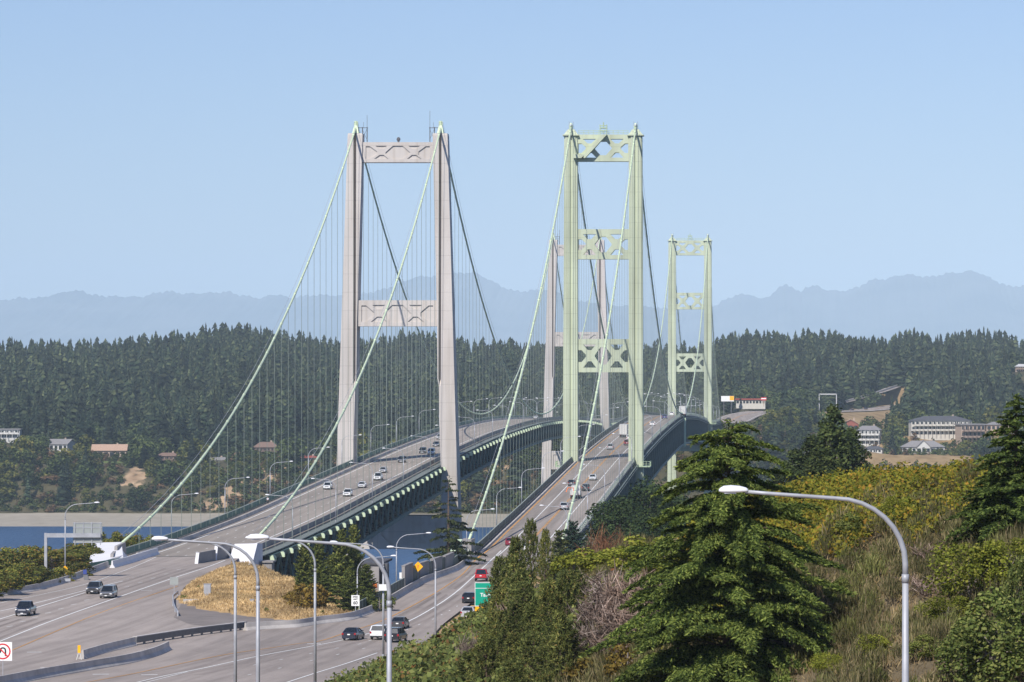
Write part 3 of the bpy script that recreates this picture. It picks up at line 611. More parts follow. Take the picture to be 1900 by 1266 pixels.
wallseg((762, 1094), (777, 1086), 3.6, 'narrow grey parapet wall panel just left of the yellow diamond sign')
wallseg((789, 1080), (806, 1074), 3.0, 'grey parapet wall panel right behind the yellow diamond sign')
wallseg((813, 1071), (830, 1065), 3.0, 'grey parapet wall panel in the middle, between two dark gaps below the layered conifer')
wallseg((836, 1063), (852, 1055), 2.9, 'grey parapet wall panel nearest the tall pier, with an orange mark at its end')
for (a, b, lab) in (((806, 1074), (813, 1071), 'short dark fence bay between the first two grey parapet panels'), ((830, 1065), (836, 1063), 'short dark fence bay under the layered conifer between grey parapet panels'), ((777, 1086), (789, 1080), 'dark fence bay directly behind the post of the yellow diamond sign')):
    wallseg(a, b, 2.7, lab, .12, 'rail_dark', 'fence_bay', 'fence', 1.0)
def fence(px, h, zf, label, off, mat='rail_dark', top='rail_light', post=2.4, n=6):
    pts = [np.array(p) for p in GL(px, zf, n)]; f = thing('fence', label, 'fence', tuple(pts[0])); m, t = MB(), MB()
    P2 = []
    for i, p in enumerate(pts):
        d = pts[min(i+1, len(pts)-1)]-pts[max(i-1, 0)]; nn = np.array((-d[1], d[0], 0)); nn /= np.linalg.norm(nn); P2.append(p+nn*off)
    for a, b in zip(P2[:-1], P2[1:]):
        u = lambda v, k: (v[0], v[1], v[2]+k); m.beam(u(a, h*.5+.05), u(b, h*.5+.05), .05, h*.9); t.beam(u(a, h), u(b, h), .09, .09)
    L = 0
    for i, a in enumerate(P2):
        if i: L += np.hypot(*(P2[i]-P2[i-1])[:2])
        if i == 0 or L > post: po = MB(); po.box(a[0]-.06, a[0]+.06, a[1]-.06, a[1]+.06, a[2]-.3, a[2]+h+.08); po.build('post', top, f, tuple(pts[0])); L = 0
    m.build('mesh_panel', mat, f, tuple(pts[0])); t.build('top_rail', top, f, tuple(pts[0])); return f
fence([(680, 1142), (700, 1131), (720, 1120), (745, 1105), (762, 1095)], 1.9, zB, 'dark panel fence running up the curve from the old building to the parapet walls', 1.0)
fence([(852, 1056), (866, 1044), (876, 1036)], 2.0, zB, 'dark panel fence between the last parapet panel and the tall grey pier', 1.0)
fence([(-60, 1122), (0, 1107), (60, 1097), (118, 1082), (150, 1070)], 1.7, zA, 'long dark mesh fence behind the left barrier in front of the leafy trees', 2.6, top='rail_dark')
hexat('bridge_pier', [(-65.4, 723, 38), (-63.3, 723, 38), (-63.3, 731, 38), (-65.4, 731, 38)], [(-65.4, 723, 54.2), (-63.3, 723, 54.2), (-63.3, 731, 54.2), (-65.4, 731, 54.2)], 'grey_wall', 'tall grey pier where the left cable of the green bridge ends', 'pier')
m = MB(); m.hexa([(-66.6, 700, 49.2), (-65.2, 700, 49.2), (-64.4, 716, 51.5), (-65.8, 716, 51.5)], [(-66.4, 700, 51.2), (-65.4, 700, 51.2), (-64.6, 718, 54.6), (-65.6, 718, 54.6)]); m.beam((-65.7, 706, 48), (-65.7, 706, 51.5), .6, .6)
tag(m.build('cable_shoe', 'pale_green', None, (-65.5, 708, 50)), 'pale green steel cable shoe sloping down in front of the grey pier', 'bridge fitting')
# ---- street lamps ----
def make_lamp(H, arm, label, cat='street lamp', r=.11):
    t = thing('street_lamp', label, cat); bend = 2.1
    m = MB(); m.tube([(0, 0, 0), (0, 0, H*.45), (0, 0, H-bend-.35)], [r*1.15, r, r*.86], 10); m.tube([(0, 0, H-bend-.55), (0, 0, H-bend-.3)], r*1.02, 10); m.build('pole', 'galvanized', t, smooth=True)
    m = MB(); pts = [(0, 0, H-bend-.4)]+[(bend*(1-math.cos(a)), 0, H-bend+bend*.93*math.sin(a)) for a in np.linspace(0, math.pi/2, 9)]+[(arm*.75, 0, H), (arm-.7, 0, H+.06)]
    m.tube(pts, list(np.linspace(r*.84, r*.48, len(pts))), 10); m.build('arm', 'galvanized', t, smooth=True)
    m = MB(); secs = []
    for u, w, hh in ((0, .07, .06), (.06, .12, .10), (.25, .17, .15), (.5, .19, .17), (.72, .17, .15), (.82, .10, .09), (.86, .03, .04)):
        secs.append([(arm-.78+u, w*math.cos(a), H+.08+hh*(math.sin(a) if math.sin(a) > 0 else .35*math.sin(a))) for a in (2*math.pi*k/12 for k in range(12))])
    m.loft(secs); l = m.build('luminaire', 'lamp_white', t, smooth=True)
    m = MB(); m.box(arm-.42, arm-.08, -.11, .11, H+.0, H+.04); m.build('lens', 'lens', l)
    m = MB(); m.box(-.2, .2, -.2, .2, -.05, .04); m.tube([(0, 0, .04), (0, 0, .5)], r*1.5, 10); m.build('base', 'galvanized', t)
    return t
def at_lamp(proto, x, y, z, rz, label, group, first=[]):
    if proto not in first: first.append(proto); proto.location = (x, y, z); proto.rotation_euler = (0, 0, rz); tag(proto, label, None, group); return proto
    return dup(proto, (x, y, z), rz, label, group)
PI = math.pi
LT = make_lamp(12, 5.45, '')
for x, d, H, lab in ((3.2, 110, 83.4, 'large street lamp at right, its curved arm crossing in front of the big fir'), (-16, 146, 80.4, 'street lamp with a thick grey pole rising from the bright brambles, arm reaching left'),
                 (-28.4, 196, 78.1, 'taller of the two street lamps whose white heads nearly touch above the left railing'), (-38.8, 257, 75.3, 'thinner street lamp just left of another, lower head of the near touching pair'),
                 (-38.6, 298, 73.6, 'street lamp with its arm before the cedars and its head at the white block'), (-42.7, 384, 69.3, 'street lamp whose pole carries a small sign and stands at the tip of the brambles'),
                 (-41.2, 424, 66.9, 'street lamp on the curve with its arm pointing at the blue water')):
    at_lamp(LT, x, d, H-12, PI+.1, lab, 'street lamps along the near motorway')
LB = make_lamp(9.5, 5.4, '', r=.095)
p = G(745, 1092, zB); at_lamp(LB, p[0]-.9, p[1]+1, 61.4-9.5, .05, 'street lamp with a white box on its pole standing alone against the blue water', 'street lamps around the left bridge approach')
p = G(663, 1150, zB); at_lamp(LB, X_of(663, 520), 520, Z_of(1033, 520)-9.5, .05, 'street lamp half hidden in the cedars with its head out over the water', 'street lamps around the left bridge approach')
d = 604; at_lamp(LT, X_of(121, d), d, Z_of(934, d)-12, .05, 'street lamp by the left barrier with a small yellow marker low on its pole', 'street lamps around the left bridge approach')
for k in range(19):
    d = 748+70*k
    if d > 2240: break
    at_lamp(LB, AX-12.75, d, zA(d)-.3, 0, 'street lamp on the green path railing of the concrete towered bridge, arm pointing right', 'street lamps on the outer railing of the left bridge')
for k in range(21):
    d = 745+70*k
    if abs(d-Y0) < 8 or d > 2240: continue
    at_lamp(LB, AX+12.0, d, zA(d)-.4, PI, 'street lamp on the inner edge of the concrete towered bridge, arm pointing left', 'street lamps on the inner edge of the left bridge')
for k in range(22):
    d = 723+72*k
    if d > 2240 or abs(d-Y0) < 8: continue
    at_lamp(LB, BX-9.3, d, zB(d)-.3, 0, 'street lamp on the left railing of the green steel bridge, arm pointing right', 'street lamps on the left railing of the green bridge')
    if k: at_lamp(LB, BX+9.3, d-57, zB(d-57)-.3, PI, 'street lamp on the right railing of the green steel bridge, arm pointing left', 'street lamps on the right railing of the green bridge')
m = MB(); d = 723-38; 
# ---- signs ----
def text_geo(s, size, mat, parent, name, loc, bold=0.0, spacing=1.0):
    cu = bpy.data.curves.new('t', 'FONT'); cu.body = s; cu.size = size; cu.align_x = 'CENTER'; cu.align_y = 'CENTER'; cu.offset = bold; cu.extrude = .004; cu.space_character = spacing
    o = bpy.data.objects.new('t', cu); C.objects.link(o); dg = bpy.context.evaluated_depsgraph_get(); me = bpy.data.meshes.new_from_object(o.evaluated_get(dg)); bpy.data.objects.remove(o)
    me.transform(Matrix.Rotation(PI/2, 4, 'X')); me.materials.clear(); me.materials.append(MATS[mat]); me.name = name
    return link(name, me, parent, loc)
def posts(t, xs, h, r=.05, z0=-.3, mat='galvanized', y=.06):
    for x in xs: m = MB(); m.box(x-r, x+r, y, y+2*r, z0, h); m.build('post', mat, t)
p = G(667, 1148, zB); sc = p[1]/F
sp = thing('speed_limit_sign', 'white speed limit 60 sign on a thin post beside the curved barrier', 'road sign', (p[0]-.6, p[1]+.4, p[2])); top = (1148-1105)*sc
posts(sp, [0], top-.2, .04); m = MB(); m.box(-.55, .55, 0, .04, top-1.45, top); b = m.build('sign_face', 'sign_white', sp)
text_geo('SPEED', .27, 'sign_black', sp, 'lettering', (0, -.012, top-.24), .006); text_geo('LIMIT', .27, 'sign_black', sp, 'lettering', (0, -.012, top-.55), .006); text_geo('60', .62, 'sign_black', sp, 'lettering', (0, -.012, top-1.05), .014)
p = G(783, 1086, zB); sc = p[1]/F
ys = thing('warning_sign', 'orange yellow diamond warning sign on the barrier below the layered conifer', 'road sign', (p[0]-.7, p[1]+.5, p[2])); cz = (1086-1052)*sc
posts(ys, [0], cz-.4, .05); m = MB(); r = .83; m.prism([(0, cz-r), (r, cz), (0, cz+r), (-r, cz)], 0, .03); m.build('sign_face', 'sign_yellow', ys)
m = MB(); mk = [(-.06, -.35), (.08, -.35), (.06, -.08), (.2, .12), (.2, .3), (.02, .36), (-.14, .26), (-.06, .1), (-.16, -.05)]; m.prism([(a*.8, cz+b_*.8) for a, b_ in mk], -.008, -.002); m.build('symbol', 'orange_plastic', ys)
p = G(8, 1262, zB); d = p[1]; sc = d/F
us = thing('no_u_turn_sign', 'square white sign with a red ring and barred turn arrow at the left edge', 'road sign', (X_of(5, d), d, p[2])); cz = (1262-1209)*sc; w = 17*sc*1.02
posts(us, [0], cz-w*.8, .035); m = MB(); m.box(-w, w, 0, .03, cz-w, cz+w); m.build('sign_face', 'sign_white', us)
def ring(r0, r1, a0, a1, cx, cz_, n=24): return [(cx+r1*math.cos(a), cz_+r1*math.sin(a)) for a in np.linspace(a0, a1, n)]+[(cx+r0*math.cos(a), cz_+r0*math.sin(a)) for a in np.linspace(a1, a0, n)]
m = MB()
for k in range(24):
    a0, a1 = 2*PI*k/24, 2*PI*(k+1)/24; m.add([(w*r*math.cos(a), -.006, cz+w*r*math.sin(a)) for r, a in ((.86, a0), (.86, a1), (.70, a1), (.70, a0))], [(0, 1, 2, 3)])
m.beam((-w*.55, -.009, cz+w*.55), (w*.55, -.009, cz-w*.55), .02, w*.13); m.build('red_ring', 'sign_red', us)
m = MB()
for k in range(10):
    a0, a1 = PI*k/10, PI*(k+1)/10; m.add([(w*(.02+.36*r*math.cos(a)), -.004, cz+w*(.1+.36*r*math.sin(a))) for r, a in ((1, a0), (1, a1), (.55, a1), (.55, a0))], [(0, 1, 2, 3)])
m.add([(w*x, -.0042, cz+w*z) for x, z in ((.218, .1), (.38, .1), (.38, -.5), (.218, -.5))], [(0, 1, 2, 3)]); m.add([(w*x, -.0042, cz+w*z) for x, z in ((-.44, .1), (-.1, .1), (-.27, -.25))], [(0, 1, 2)]); m.build('turn_arrow', 'sign_black', us)
d = 383; z0 = Z_of(1165, d)
gs = thing('exit_sign', 'green exit sign with white lettering and a yellow strip, half hidden by the pine', 'road sign', (X_of(917, d), d, z0-2)); sc = d/F; tp, bt = (1165-1081)*sc+2, (1165-1125)*sc+2; W = 72*sc/2
posts(gs, [-W*.75, W*.6], tp-.2, .07, -3); m = MB(); m.box(-W, W, 0, .04, bt, tp); m.build('sign_face', 'sign_green', gs)
m = MB(); b = .05
for x0, x1, za, zb in ((-W, W, tp-b, tp), (-W, W, bt, bt+b), (-W, -W+b, bt+b, tp-b), (W-b, W, bt+b, tp-b), (-W+b, W-b, tp-.62, tp-.57)): m.box(x0, x1, -.01, -.002, za, zb)
m.build('border', 'sign_white', gs)
text_geo('Tacoma', .52, 'sign_white', gs, 'lettering', (-W*.30, -.012, bt+1.15), .012)
m = MB(); m.box(-W, W, 0, .04, bt-.62, bt-.05); m.build('yellow_panel', 'sign_yellow', gs)
d = 612; sc = d/F; bx = X_of(85, d); zb = zA(d)-.2
gn = thing('sign_gantry', 'grey cantilever sign gantry at left with the bare back of a road sign', 'sign gantry', (bx, d, zb)); tp = Z_of(989, d)-zb
m = MB(); m.box(-.22, .22, -.22, .22, 0, tp); m.build('post', 'galvanized', gn)
m = MB(); m.box(.23, 102*sc, -.2, .2, tp-.75, tp-.05); m.build('beam', 'galvanized', gn)
m = MB(); x0, x1 = (135-85)*sc, (189-85)*sc; m.box(x0, x1, .35, .42, Z_of(1008, d)-zb, Z_of(970, d)-zb); sg = m.build('sign_back', 'sign_back', gn)
m = MB()
for x in np.linspace(x0+.3, x1-.3, 4): m.box(x-.06, x+.06, .22, .34, Z_of(1012, d)-zb, Z_of(969, d)-zb)
for z in (Z_of(971, d)-zb, Z_of(979, d)-zb, Z_of(1007, d)-zb): m.box(x0, x1, .28, .33, z-.06, z+.06)
m.build('sign_struts', 'galvanized', sg)
def small_sign(px, py0, py1, w, h, zf, mat, label, name='road_sign', cat='road sign', dx=0):
    p = G(px, py1, zf); sc = p[1]/F; t = thing(name, label, cat, (p[0]+dx, p[1], p[2])); H = (py1-py0)*sc; posts(t, [0], H-.05, .04)
    m = MB(); m.box(-w/2, w/2, 0, .03, H-h, H); m.build('sign_face', mat, t); return t
t = small_sign(323, 1071, 1108, 1.25, 1.15, zA, 'sign_back', 'grey back of a small divided road sign at the tip of the dry grass mound')
def plate_on(px, py, d, w, h, mat, label, name, cat, diamond=False):
    t = (X_of(px, d), d-.2, Z_of(py, d)); m = MB()
    if diamond: m.prism([(0, -h/2), (w/2, 0), (0, h/2), (-w/2, 0)], -.02, .02)
    else: m.box(-w/2, w/2, -.02, .02, -h/2, h/2)
    o = m.build(name, mat, None, (0, 0, 0)); o.location = t; return tag(o, label, cat)
plate_on(121, 1055, 603.9, .95, .95, 'sign_yellow', 'small yellow diamond marker fixed low on the left lamp pole', 'hazard_marker', 'road sign', True)
p = G(745, 1092, zB); plate_on(745, 1068, p[1]+.75, .62, .95, 'sign_white', 'small white sign on the lamp pole in front of the water', 'speed_sign', 'road sign')
plate_on(711, 1090, 383.8, .85, .65, 'sign_white', 'small white sign on the lamp pole in front of the old grey building', 'road_sign', 'road sign')
mk = G(153, 1224, zB); t = thing('marker_post', 'yellow marker post at the end of the short concrete barrier', 'marker post', (mk[0]-.35, mk[1]-.1, mk[2]))
m = MB()
for a in (-.28, .28): m.beam((a, 0, 0), (a*.3, 0, .75), .09, .09)
m.build('stand', 'white_wall', t); m = MB(); m.box(-.16, .16, -.05, .05, .75, 1.6); m.build('panel', 'sign_yellow', t)
for px, py, lab in ((708, 1118, 'orange traffic barrel at the corner of the dark curve fence'), ):
    p = G(px, py, zB); t = thing('traffic_barrel', lab, 'traffic barrel', (p[0]-1.2, p[1]+1.5, p[2])); m = MB(); m.tube([(0, 0, 0), (0, 0, .1), (0, 0, .11), (0, 0, 2.2), (0, 0, 2.3)], [.1, .1, .06, .06, .06], 10); m.build('stand', 'galvanized', t)
    m = MB(); m.tube([(0, 0, 2.0), (0, 0, 2.3), (0, 0, 2.65)], [.42, .42, .36], 12); m.build('drum', 'orange_plastic', t)
p = G(161, 1076, zA); t = thing('crash_cushion', 'dark blue crash cushion standing on the road edge below the white anchor block', 'crash cushion', (p[0], p[1], p[2]))
m = MB(); m.hexa([(-.2, -1.2, 0), (.55, -1.2, 0), (.1, 1.2, 0), (-.6, 1.2, 0)], [(-.4, -1.0, .8), (.3, -1.0, .8), (0, 1.2, .9), (-.6, 1.2, .9)]); m.build('body', 'steel_dark', t)
m = MB(); m.box(-.65, -.1, .3, .8, .9, 1.6); m.build('box', 'blue_paint', t)
p = G(118, 1082, zA); t = thing('barrier_transition', 'low grey steel guard section at the foot of the left lamp', 'guard rail', p); m = MB()
m.box(-1.0, 1.2, -.5, -.3, .3, .75); m.build('beam', 'galvanized', t); 
for x in (-.7, .2, 1.0): m = MB(); m.box(x-.08, x+.08, -.28, -.1, 0, .7); m.build('foot', 'galvanized', t)
for px, py, w, h, lab, mat in ((383, 1118, 1.0, 1.6, 'grey utility cabinet standing on the tip of the dry grass mound', 'galvanized'), (565, 1143, .7, .55, 'small pale utility box in the grass at the foot of the cedars', 'white_wall'), (466, 1133, .55, .5, 'small grey box among the weeds at the edge of the dry mound', 'galvanized')):
    p = G(px, py, zB); z = float(zg(p[0], p[1]+1)); t = thing('utility_cabinet', lab, 'utility cabinet', (p[0], p[1]+1, z)); m = MB(); m.box(-w/2, w/2, -.3, .3, -.1, h); m.build('case', mat, t)
    m = MB(); m.box(-w/2-.05, w/2+.05, -.35, .35, h, h+.06); m.build('lid', mat, t); m = MB(); m.box(-w/2+.08, w/2-.08, -.325, -.302, .1, h-.08); m.build('door', mat, t)
p = G(352, 1120, zB); m = MB(); m.box(-1.6, 1.6, -.3, .3, -.2, .6); o = m.build('concrete_block', 'barrier_concrete'); o.location = (p[0]+.6, p[1]+.5, p[2]); tag(o, 'pale concrete block below the utility cabinet on the tip of the mound', 'concrete block')
p, q = G(322, 1112, zB), G(326, 1143, zB); t = thing('guard_rail', 'bent steel guard rail end at the tip of the dry grass mound', 'guard rail', p); m = MB(); pts = [G(x, y, zB) for x, y in ((330, 1106), (321, 1113), (321, 1125), (325, 1136), (330, 1144))]
m.sweep(pts, [(-.06, .35), (-.06, .75), (.06, .75), (.06, .35)]); m.build('beam', 'galvanized', t, p); 
for a in pts: m = MB(); m.box(a[0]-.08, a[0]+.08, a[1]-.08, a[1]+.08, a[2], a[2]+.7); m.build('foot', 'galvanized', t, p)
# ======================= vehicles (origin on the road, +Y forward) =======================
SPEC = dict(
 sedan=dict(b=[(-2.4, .42, .68, .92, .80), (-2.28, .24, .70, 1.02, .90), (-1.2, .22, .66, 1.0, .92), (.9, .22, .66, .97, .92), (1.6, .22, .62, .90, .91), (2.25, .24, .6, .76, .86), (2.4, .34, .54, .64, .74)], c=(-1.8, 1.05, -1.05, .12, .97, 1.42, .84, .62), wb=1.38, wr=.32),
 suv=dict(b=[(-2.3, .5, .8, 1.02, .86), (-2.2, .32, .82, 1.12, .94), (-1, .3, .8, 1.1, .96), (.9, .3, .8, 1.08, .96), (1.7, .3, .76, 1.02, .95), (2.25, .32, .72, .92, .90), (2.36, .42, .64, .80, .80)], c=(-2.22, 1.0, -1.95, .18, 1.08, 1.70, .88, .70), wb=1.38, wr=.37),
 van=dict(b=[(-2.5, .45, .75, .98, .88), (-2.42, .26, .76, 1.08, .96), (-1, .24, .74, 1.06, .99), (1.3, .24, .74, 1.02, .98), (2.0, .25, .7, .92, .95), (2.45, .28, .64, .80, .86), (2.55, .38, .56, .66, .76)], c=(-2.42, 1.55, -2.2, .55, 1.04, 1.74, .91, .74), wb=1.5, wr=.34),
 pickup=dict(b=[(-2.85, .55, .82, 1.12, .93), (-2.8, .42, .84, 1.16, .98), (-.75, .38, .84, 1.16, .99), (1.1, .38, .84, 1.16, .99), (2.0, .38, .8, 1.12, .98), (2.7, .40, .76, 1.04, .94), (2.85, .5, .7, .92, .86)], c=(-.8, 1.35, -.65, .55, 1.14, 1.88, .92, .74), wb=1.75, wr=.41))
def make_car(kind, paint, label, detail=True):
    s = SPEC[kind]; pm = 'paint_'+paint; t = thing({'suv': 'sport_utility_car', 'van': 'minivan', 'sedan': 'saloon_car', 'pickup': 'pickup_truck'}[kind], label, {'sedan': 'car', 'suv': 'car', 'van': 'van', 'pickup': 'pickup truck'}[kind])
    secs = []
    for y, zb, zm, zt, w in s['b']: secs.append([(-w*.94, y, zb), (-w, y, zb+.12), (-w, y, zm), (-w*.93, y, zt-.05), (-w*.80, y, zt), (w*.80, y, zt), (w*.93, y, zt-.05), (w, y, zm), (w, y, zb+.12), (w*.94, y, zb)])
    m = MB(); m.loft(secs)
    y0, y1, y2, y3, z0, z1, wb, wt = s['c']
    for x in (-1, 1):     # pillars and roof rails
        for (ya, yb, q) in ((y1, y3, .12), (y0, y2, .16), ((y0+y1)/2, (y2+y3)/2, .1)): m.beam((x*(wb+.012), ya, z0), (x*(wt+.012), yb, z1), q, .07)
        m.beam((x*(wt+.0), y2, z1), (x*(wt+.0), y3, z1), .08, .08)
    m.hexa([(-wt-.02, y2-.04, z1), (wt+.02, y2-.04, z1), (wt+.02, y3+.05, z1), (-wt-.02, y3+.05, z1)], [(-wt*.9, y2+.1, z1+.07), (wt*.9, y2+.1, z1+.07), (wt*.9, y3-.15, z1+.07), (-wt*.9, y3-.15, z1+.07)])
    m.build('body', pm, t)
    m = MB(); m.hexa([(-wb, y0, z0-.03), (wb, y0, z0-.03), (wb, y1, z0-.03), (-wb, y1, z0-.03)], [(-wt, y2, z1-.005), (wt, y2, z1-.005), (wt, y3, z1-.005), (-wt, y3, z1-.005)]); m.build('windows', 'glass', t)
    yr, yf = s['b'][0][0], s['b'][-1][0]; wf = s['b'][-2][4]; zt = s['b'][-2][3]; ztr = s['b'][1][3]; w1 = s['b'][1][4]; zbt = s['b'][1][1]
    for x in (-1, 1):
        m = MB(); m.box(x*wf*.82-.15, x*wf*.82+.15, yf-.22, yf-.02, zt-.20, zt-.04); m.build('headlight', 'headlight', t)
        m = MB(); m.box(x*w1*.86-.11, x*w1*.86+.11, yr-.03, yr+.1, ztr-.34, ztr-.10); m.build('taillight', 'taillight', t)
        m = MB(); m.box(x*(wb+.14)-.1, x*(wb+.14)+.1, y1-.55, y1-.38, z0, z0+.14); m.build('mirror', pm, t)
    m = MB(); m.box(-.17, .17, yr-.05, yr, zbt+.42, zbt+.56); m.build('licence_plate', 'sign_white', t); m = MB(); m.box(-.17, .17, yf, yf+.03, .36, .48); m.build('licence_plate', 'sign_white', t)
    m = MB(); m.box(-wf*.55, wf*.55, yf-.06, yf+.015, zt-.24, zt-.08); m.box(-wf*.7, wf*.7, yf-.1, yf+.02, .26, .36); m.build('grille', 'trim_black' if paint not in ('black', 'navy') else 'galvanized', t)
    m = MB(); m.box(-w1*.92, w1*.92, yr-.05, yr+.15, zbt, zbt+.18); m.build('bumper', 'trim_black' if kind != 'sedan' else pm, t)
    if kind == 'pickup':
        m = MB(); m.box(-.8, .8, -2.75, -.95, 1.163, 1.172); m.build('bed_floor', 'trim_black', t)
    for y in (-s['wb'], s['wb']):
        for x in (-1, 1):
            r = s['wr']; xc = x*(s['b'][2][4]-.10); m = MB(); m.tube([(xc-.12, y, r), (xc-.1, y, r), (xc+.1, y, r), (xc+.12, y, r)], [r*.86, r, r, r*.86], 14); w = m.build('wheel', 'tyre', t)
            m = MB(); m.tube([(xc+x*.115, y, r), (xc+x*.13, y, r)], [r*.62, r*.5], 12); m.build('rim', 'rim', w)
    return t
def truck(paint, label, L=7.5, boxh=3.6, crane=False, name='box_truck', cat='truck', boxm='white_wall'):
    t = thing(name, label, cat); m = MB(); yf = L/2
    m.loft([[(-1.1, yf-2.1, .5), (1.1, yf-2.1, .5), (1.1, yf-2.1, 2.6), (-1.1, yf-2.1, 2.6)], [(-1.1, yf-1.0, .5), (1.1, yf-1.0, .5), (1.05, yf-1.0, 2.6), (-1.05, yf-1.0, 2.6)], [(-1.1, yf-.5, .5), (1.1, yf-.5, .5), (1.05, yf-.5, 1.6), (-1.05, yf-.5, 1.6)], [(-1.0, yf, .5), (1.0, yf, .5), (.95, yf, 1.4), (-.95, yf, 1.4)]]); m.build('cab', 'paint_'+paint, t)
    m = MB(); m.hexa([(-.95, yf-.52, 1.62), (.95, yf-.52, 1.62), (.95, yf-.48, 1.62), (-.95, yf-.48, 1.62)], [(-.9, yf-.99, 2.4), (.9, yf-.99, 2.4), (.9, yf-.94, 2.4), (-.9, yf-.94, 2.4)]); [m.box(x-.02, x+.02, yf-1.8, yf-1.0, 1.5, 2.3) for x in (-1.1, 1.1)]; m.build('windows', 'glass', t)
    if not crane:
        m = MB(); m.box(-1.25, 1.25, -L/2, yf-2.25, 1.0, boxh); [m.box(-1.28, 1.28, y, y+.1, .98, boxh+.03) for y in (-L/2-.02, yf-2.33)]; m.build('cargo_box', boxm, t)
        m = MB(); [m.box(x-.015, x+.015, -L/2-.05, -L/2-.02, 1.1, boxh-.1) for x in (-1.0, -.5, 0, .5, 1.0)]; m.build('rear_door', 'galvanized', t)
    else:
        m = MB(); m.box(-1.2, 1.2, -L/2, yf-2.3, .9, 1.9); m.box(-1.05, 1.05, -.6, yf-2.3, 1.9, 3.0); m.build('cargo_box', boxm, t)
        m = MB(); m.tube([(-.4, -L/2+.6, 1.9), (-.4, -L/2+.6, 2.6), (-1.7, -L/2-.4, 2.7), (-2.1, -L/2-1.0, 1.7)], .1, 6); m.tube([(-.3, -L/2, 1.5), (-.2, -L/2-1.2, .9), (-.2, -L/2-2.6, .7)], .09, 6); m.build('boom', 'orange_plastic', t)
    m = MB(); m.box(-1.15, 1.15, -L/2-.1, -L/2+.15, .5, .75); m.box(-.8, .8, -L/2, yf-1, .55, .88); m.build('chassis', 'trim_black', t)
    for x in (-1, 1):
        m = MB(); m.box(x*.9-.12, x*.9+.12, -L/2-.13, -L/2-.1, .78, .92); m.build('taillight', 'taillight', t)
        m = MB(); m.box(x*.75-.15, x*.75+.15, yf-.02, yf+.03, .8, 1.0); m.build('headlight', 'headlight', t)
        for y in (-L/2+1.3, yf-1.3): m = MB(); m.tube([(x*1.05-.15, y, .48), (x*1.05+.15, y, .48)], .48, 14); m.build('wheel', 'tyre', t)
    return t
def place(t, px, py, zf, rz, L=4.7, grp=None):
    p = G(px, py, zf); y = p[1]+L/2*abs(math.cos(rz)); t.location = (p[0], y, zf(y)+.03); sl = math.atan((zf(y+2)-zf(y-2))/4)
    t.rotation_euler = (sl*math.cos(rz), 0, rz)
    if grp: t['group'] = grp
WL = [G(x, y) for x, y in [(375, 1240.8), (479.6, 1218), (560, 1203), (638.7, 1187.6), (695, 1173), (751.4, 1155.8), (809, 1125), (845, 1100), (875.7, 1073), (904.6, 1046), (930, 1022)]]
def head(px, py):
    p = G(px, py); i = min(range(len(WL)-1), key=lambda k: abs((WL[k][1]+WL[k+1][1])/2-p[1])); a, b = WL[max(i-1, 0)], WL[min(i+2, len(WL)-1)]
    return -math.atan2(b[0]-a[0], b[1]-a[1])
gA, gN, gB = 'oncoming cars on the left bridge', 'cars on the near motorway', 'traffic on the green bridge'
for kind, paint, px, py, lab in (
    ('suv', 'white', 606, 909, 'white car nearest the path on the left bridge, left of the other white cars'), ('suv', 'white', 643, 922, 'white car nearest to the inner edge, foremost on the left bridge'),
    ('sedan', 'white', 670, 906, 'broad white car driving between the foremost white car and the white pickup'), ('pickup', 'white', 700, 892, 'white pickup with a dark front, close ahead of a dark windowed silver car'),
    ('sedan', 'silver', 709, 878, 'silver car right behind the white pickup on the left bridge'), ('suv', 'navy', 744, 859, 'dark blue car alone just in front of the shadow bars on the left bridge'),
    ('suv', 'black', 783, 842, 'black car on the shadow bars of the left bridge, beside a white van'), ('van', 'white', 799, 844, 'white van on the shadow bars of the left bridge'),
    ('sedan', 'navy', 808, 829, 'dark car just behind the white van near the right tower leg'), ('suv', 'silver', 815, 816, 'silver car half hidden by the right leg of the near concrete tower')):
    t = make_car(kind, paint, lab); place(t, px, py, zA, PI, grp=gA)
for kind, paint, px, py, lab in (('sedan', 'navy', 985, 776, 'tiny dark car far out on the middle of the left bridge'), ('sedan', 'white', 993, 777, 'tiny white car far out beside a dark one on the left bridge')):
    t = make_car(kind, paint, lab); place(t, px, py, zA, PI, grp=gA)
t = truck('white', 'white truck far away on the left bridge, beside the far concrete tower', 7.5, 3.3); place(t, 1032, 772, zA, PI, grp=gA)
for kind, paint, px, py, lab in (('suv', 'charcoal', 170, 1103, 'dark grey car with a shiny front, rearmost of the pair at left'), ('van', 'grey', 196, 1111, 'grey minivan beside the solid white line at left, overlapping a darker car'), ('pickup', 'navy', 41, 1144, 'dark blue pickup coming toward the camera at the far left')):
    t = make_car(kind, paint, lab); place(t, px, py, zA, PI+.02, grp=gN)
for kind, paint, px, py, lab in (('sedan', 'navy', 652, 1189, 'dark blue car driving away, leftmost on the curve above the yellow line'), ('suv', 'white', 704, 1188, 'white car driving away, cut by the thin lamp pole'),
    ('suv', 'black', 731, 1193, 'black off road car behind the thick lamp pole at the brambles'), ('sedan', 'charcoal', 739, 1168, 'charcoal car driving away just right of the thick lamp pole'),
    ('sedan', 'black', 868, 1120, 'black car driving away beside the green exit sign'), ('sedan', 'silver', 867, 1148, 'silver car driving away below the green exit sign behind twigs'),
    ('pickup', 'red', 891, 1079, 'bright red pickup just above the green exit sign'), ('sedan', 'maroon', 945, 1013, 'dark red car mostly hidden behind the pine tops'), ('sedan', 'white', 973, 1023, 'white car mostly hidden behind the pine tops')):
    t = make_car(kind, paint, lab); place(t, px, py, zB, head(px, py), grp=gN)
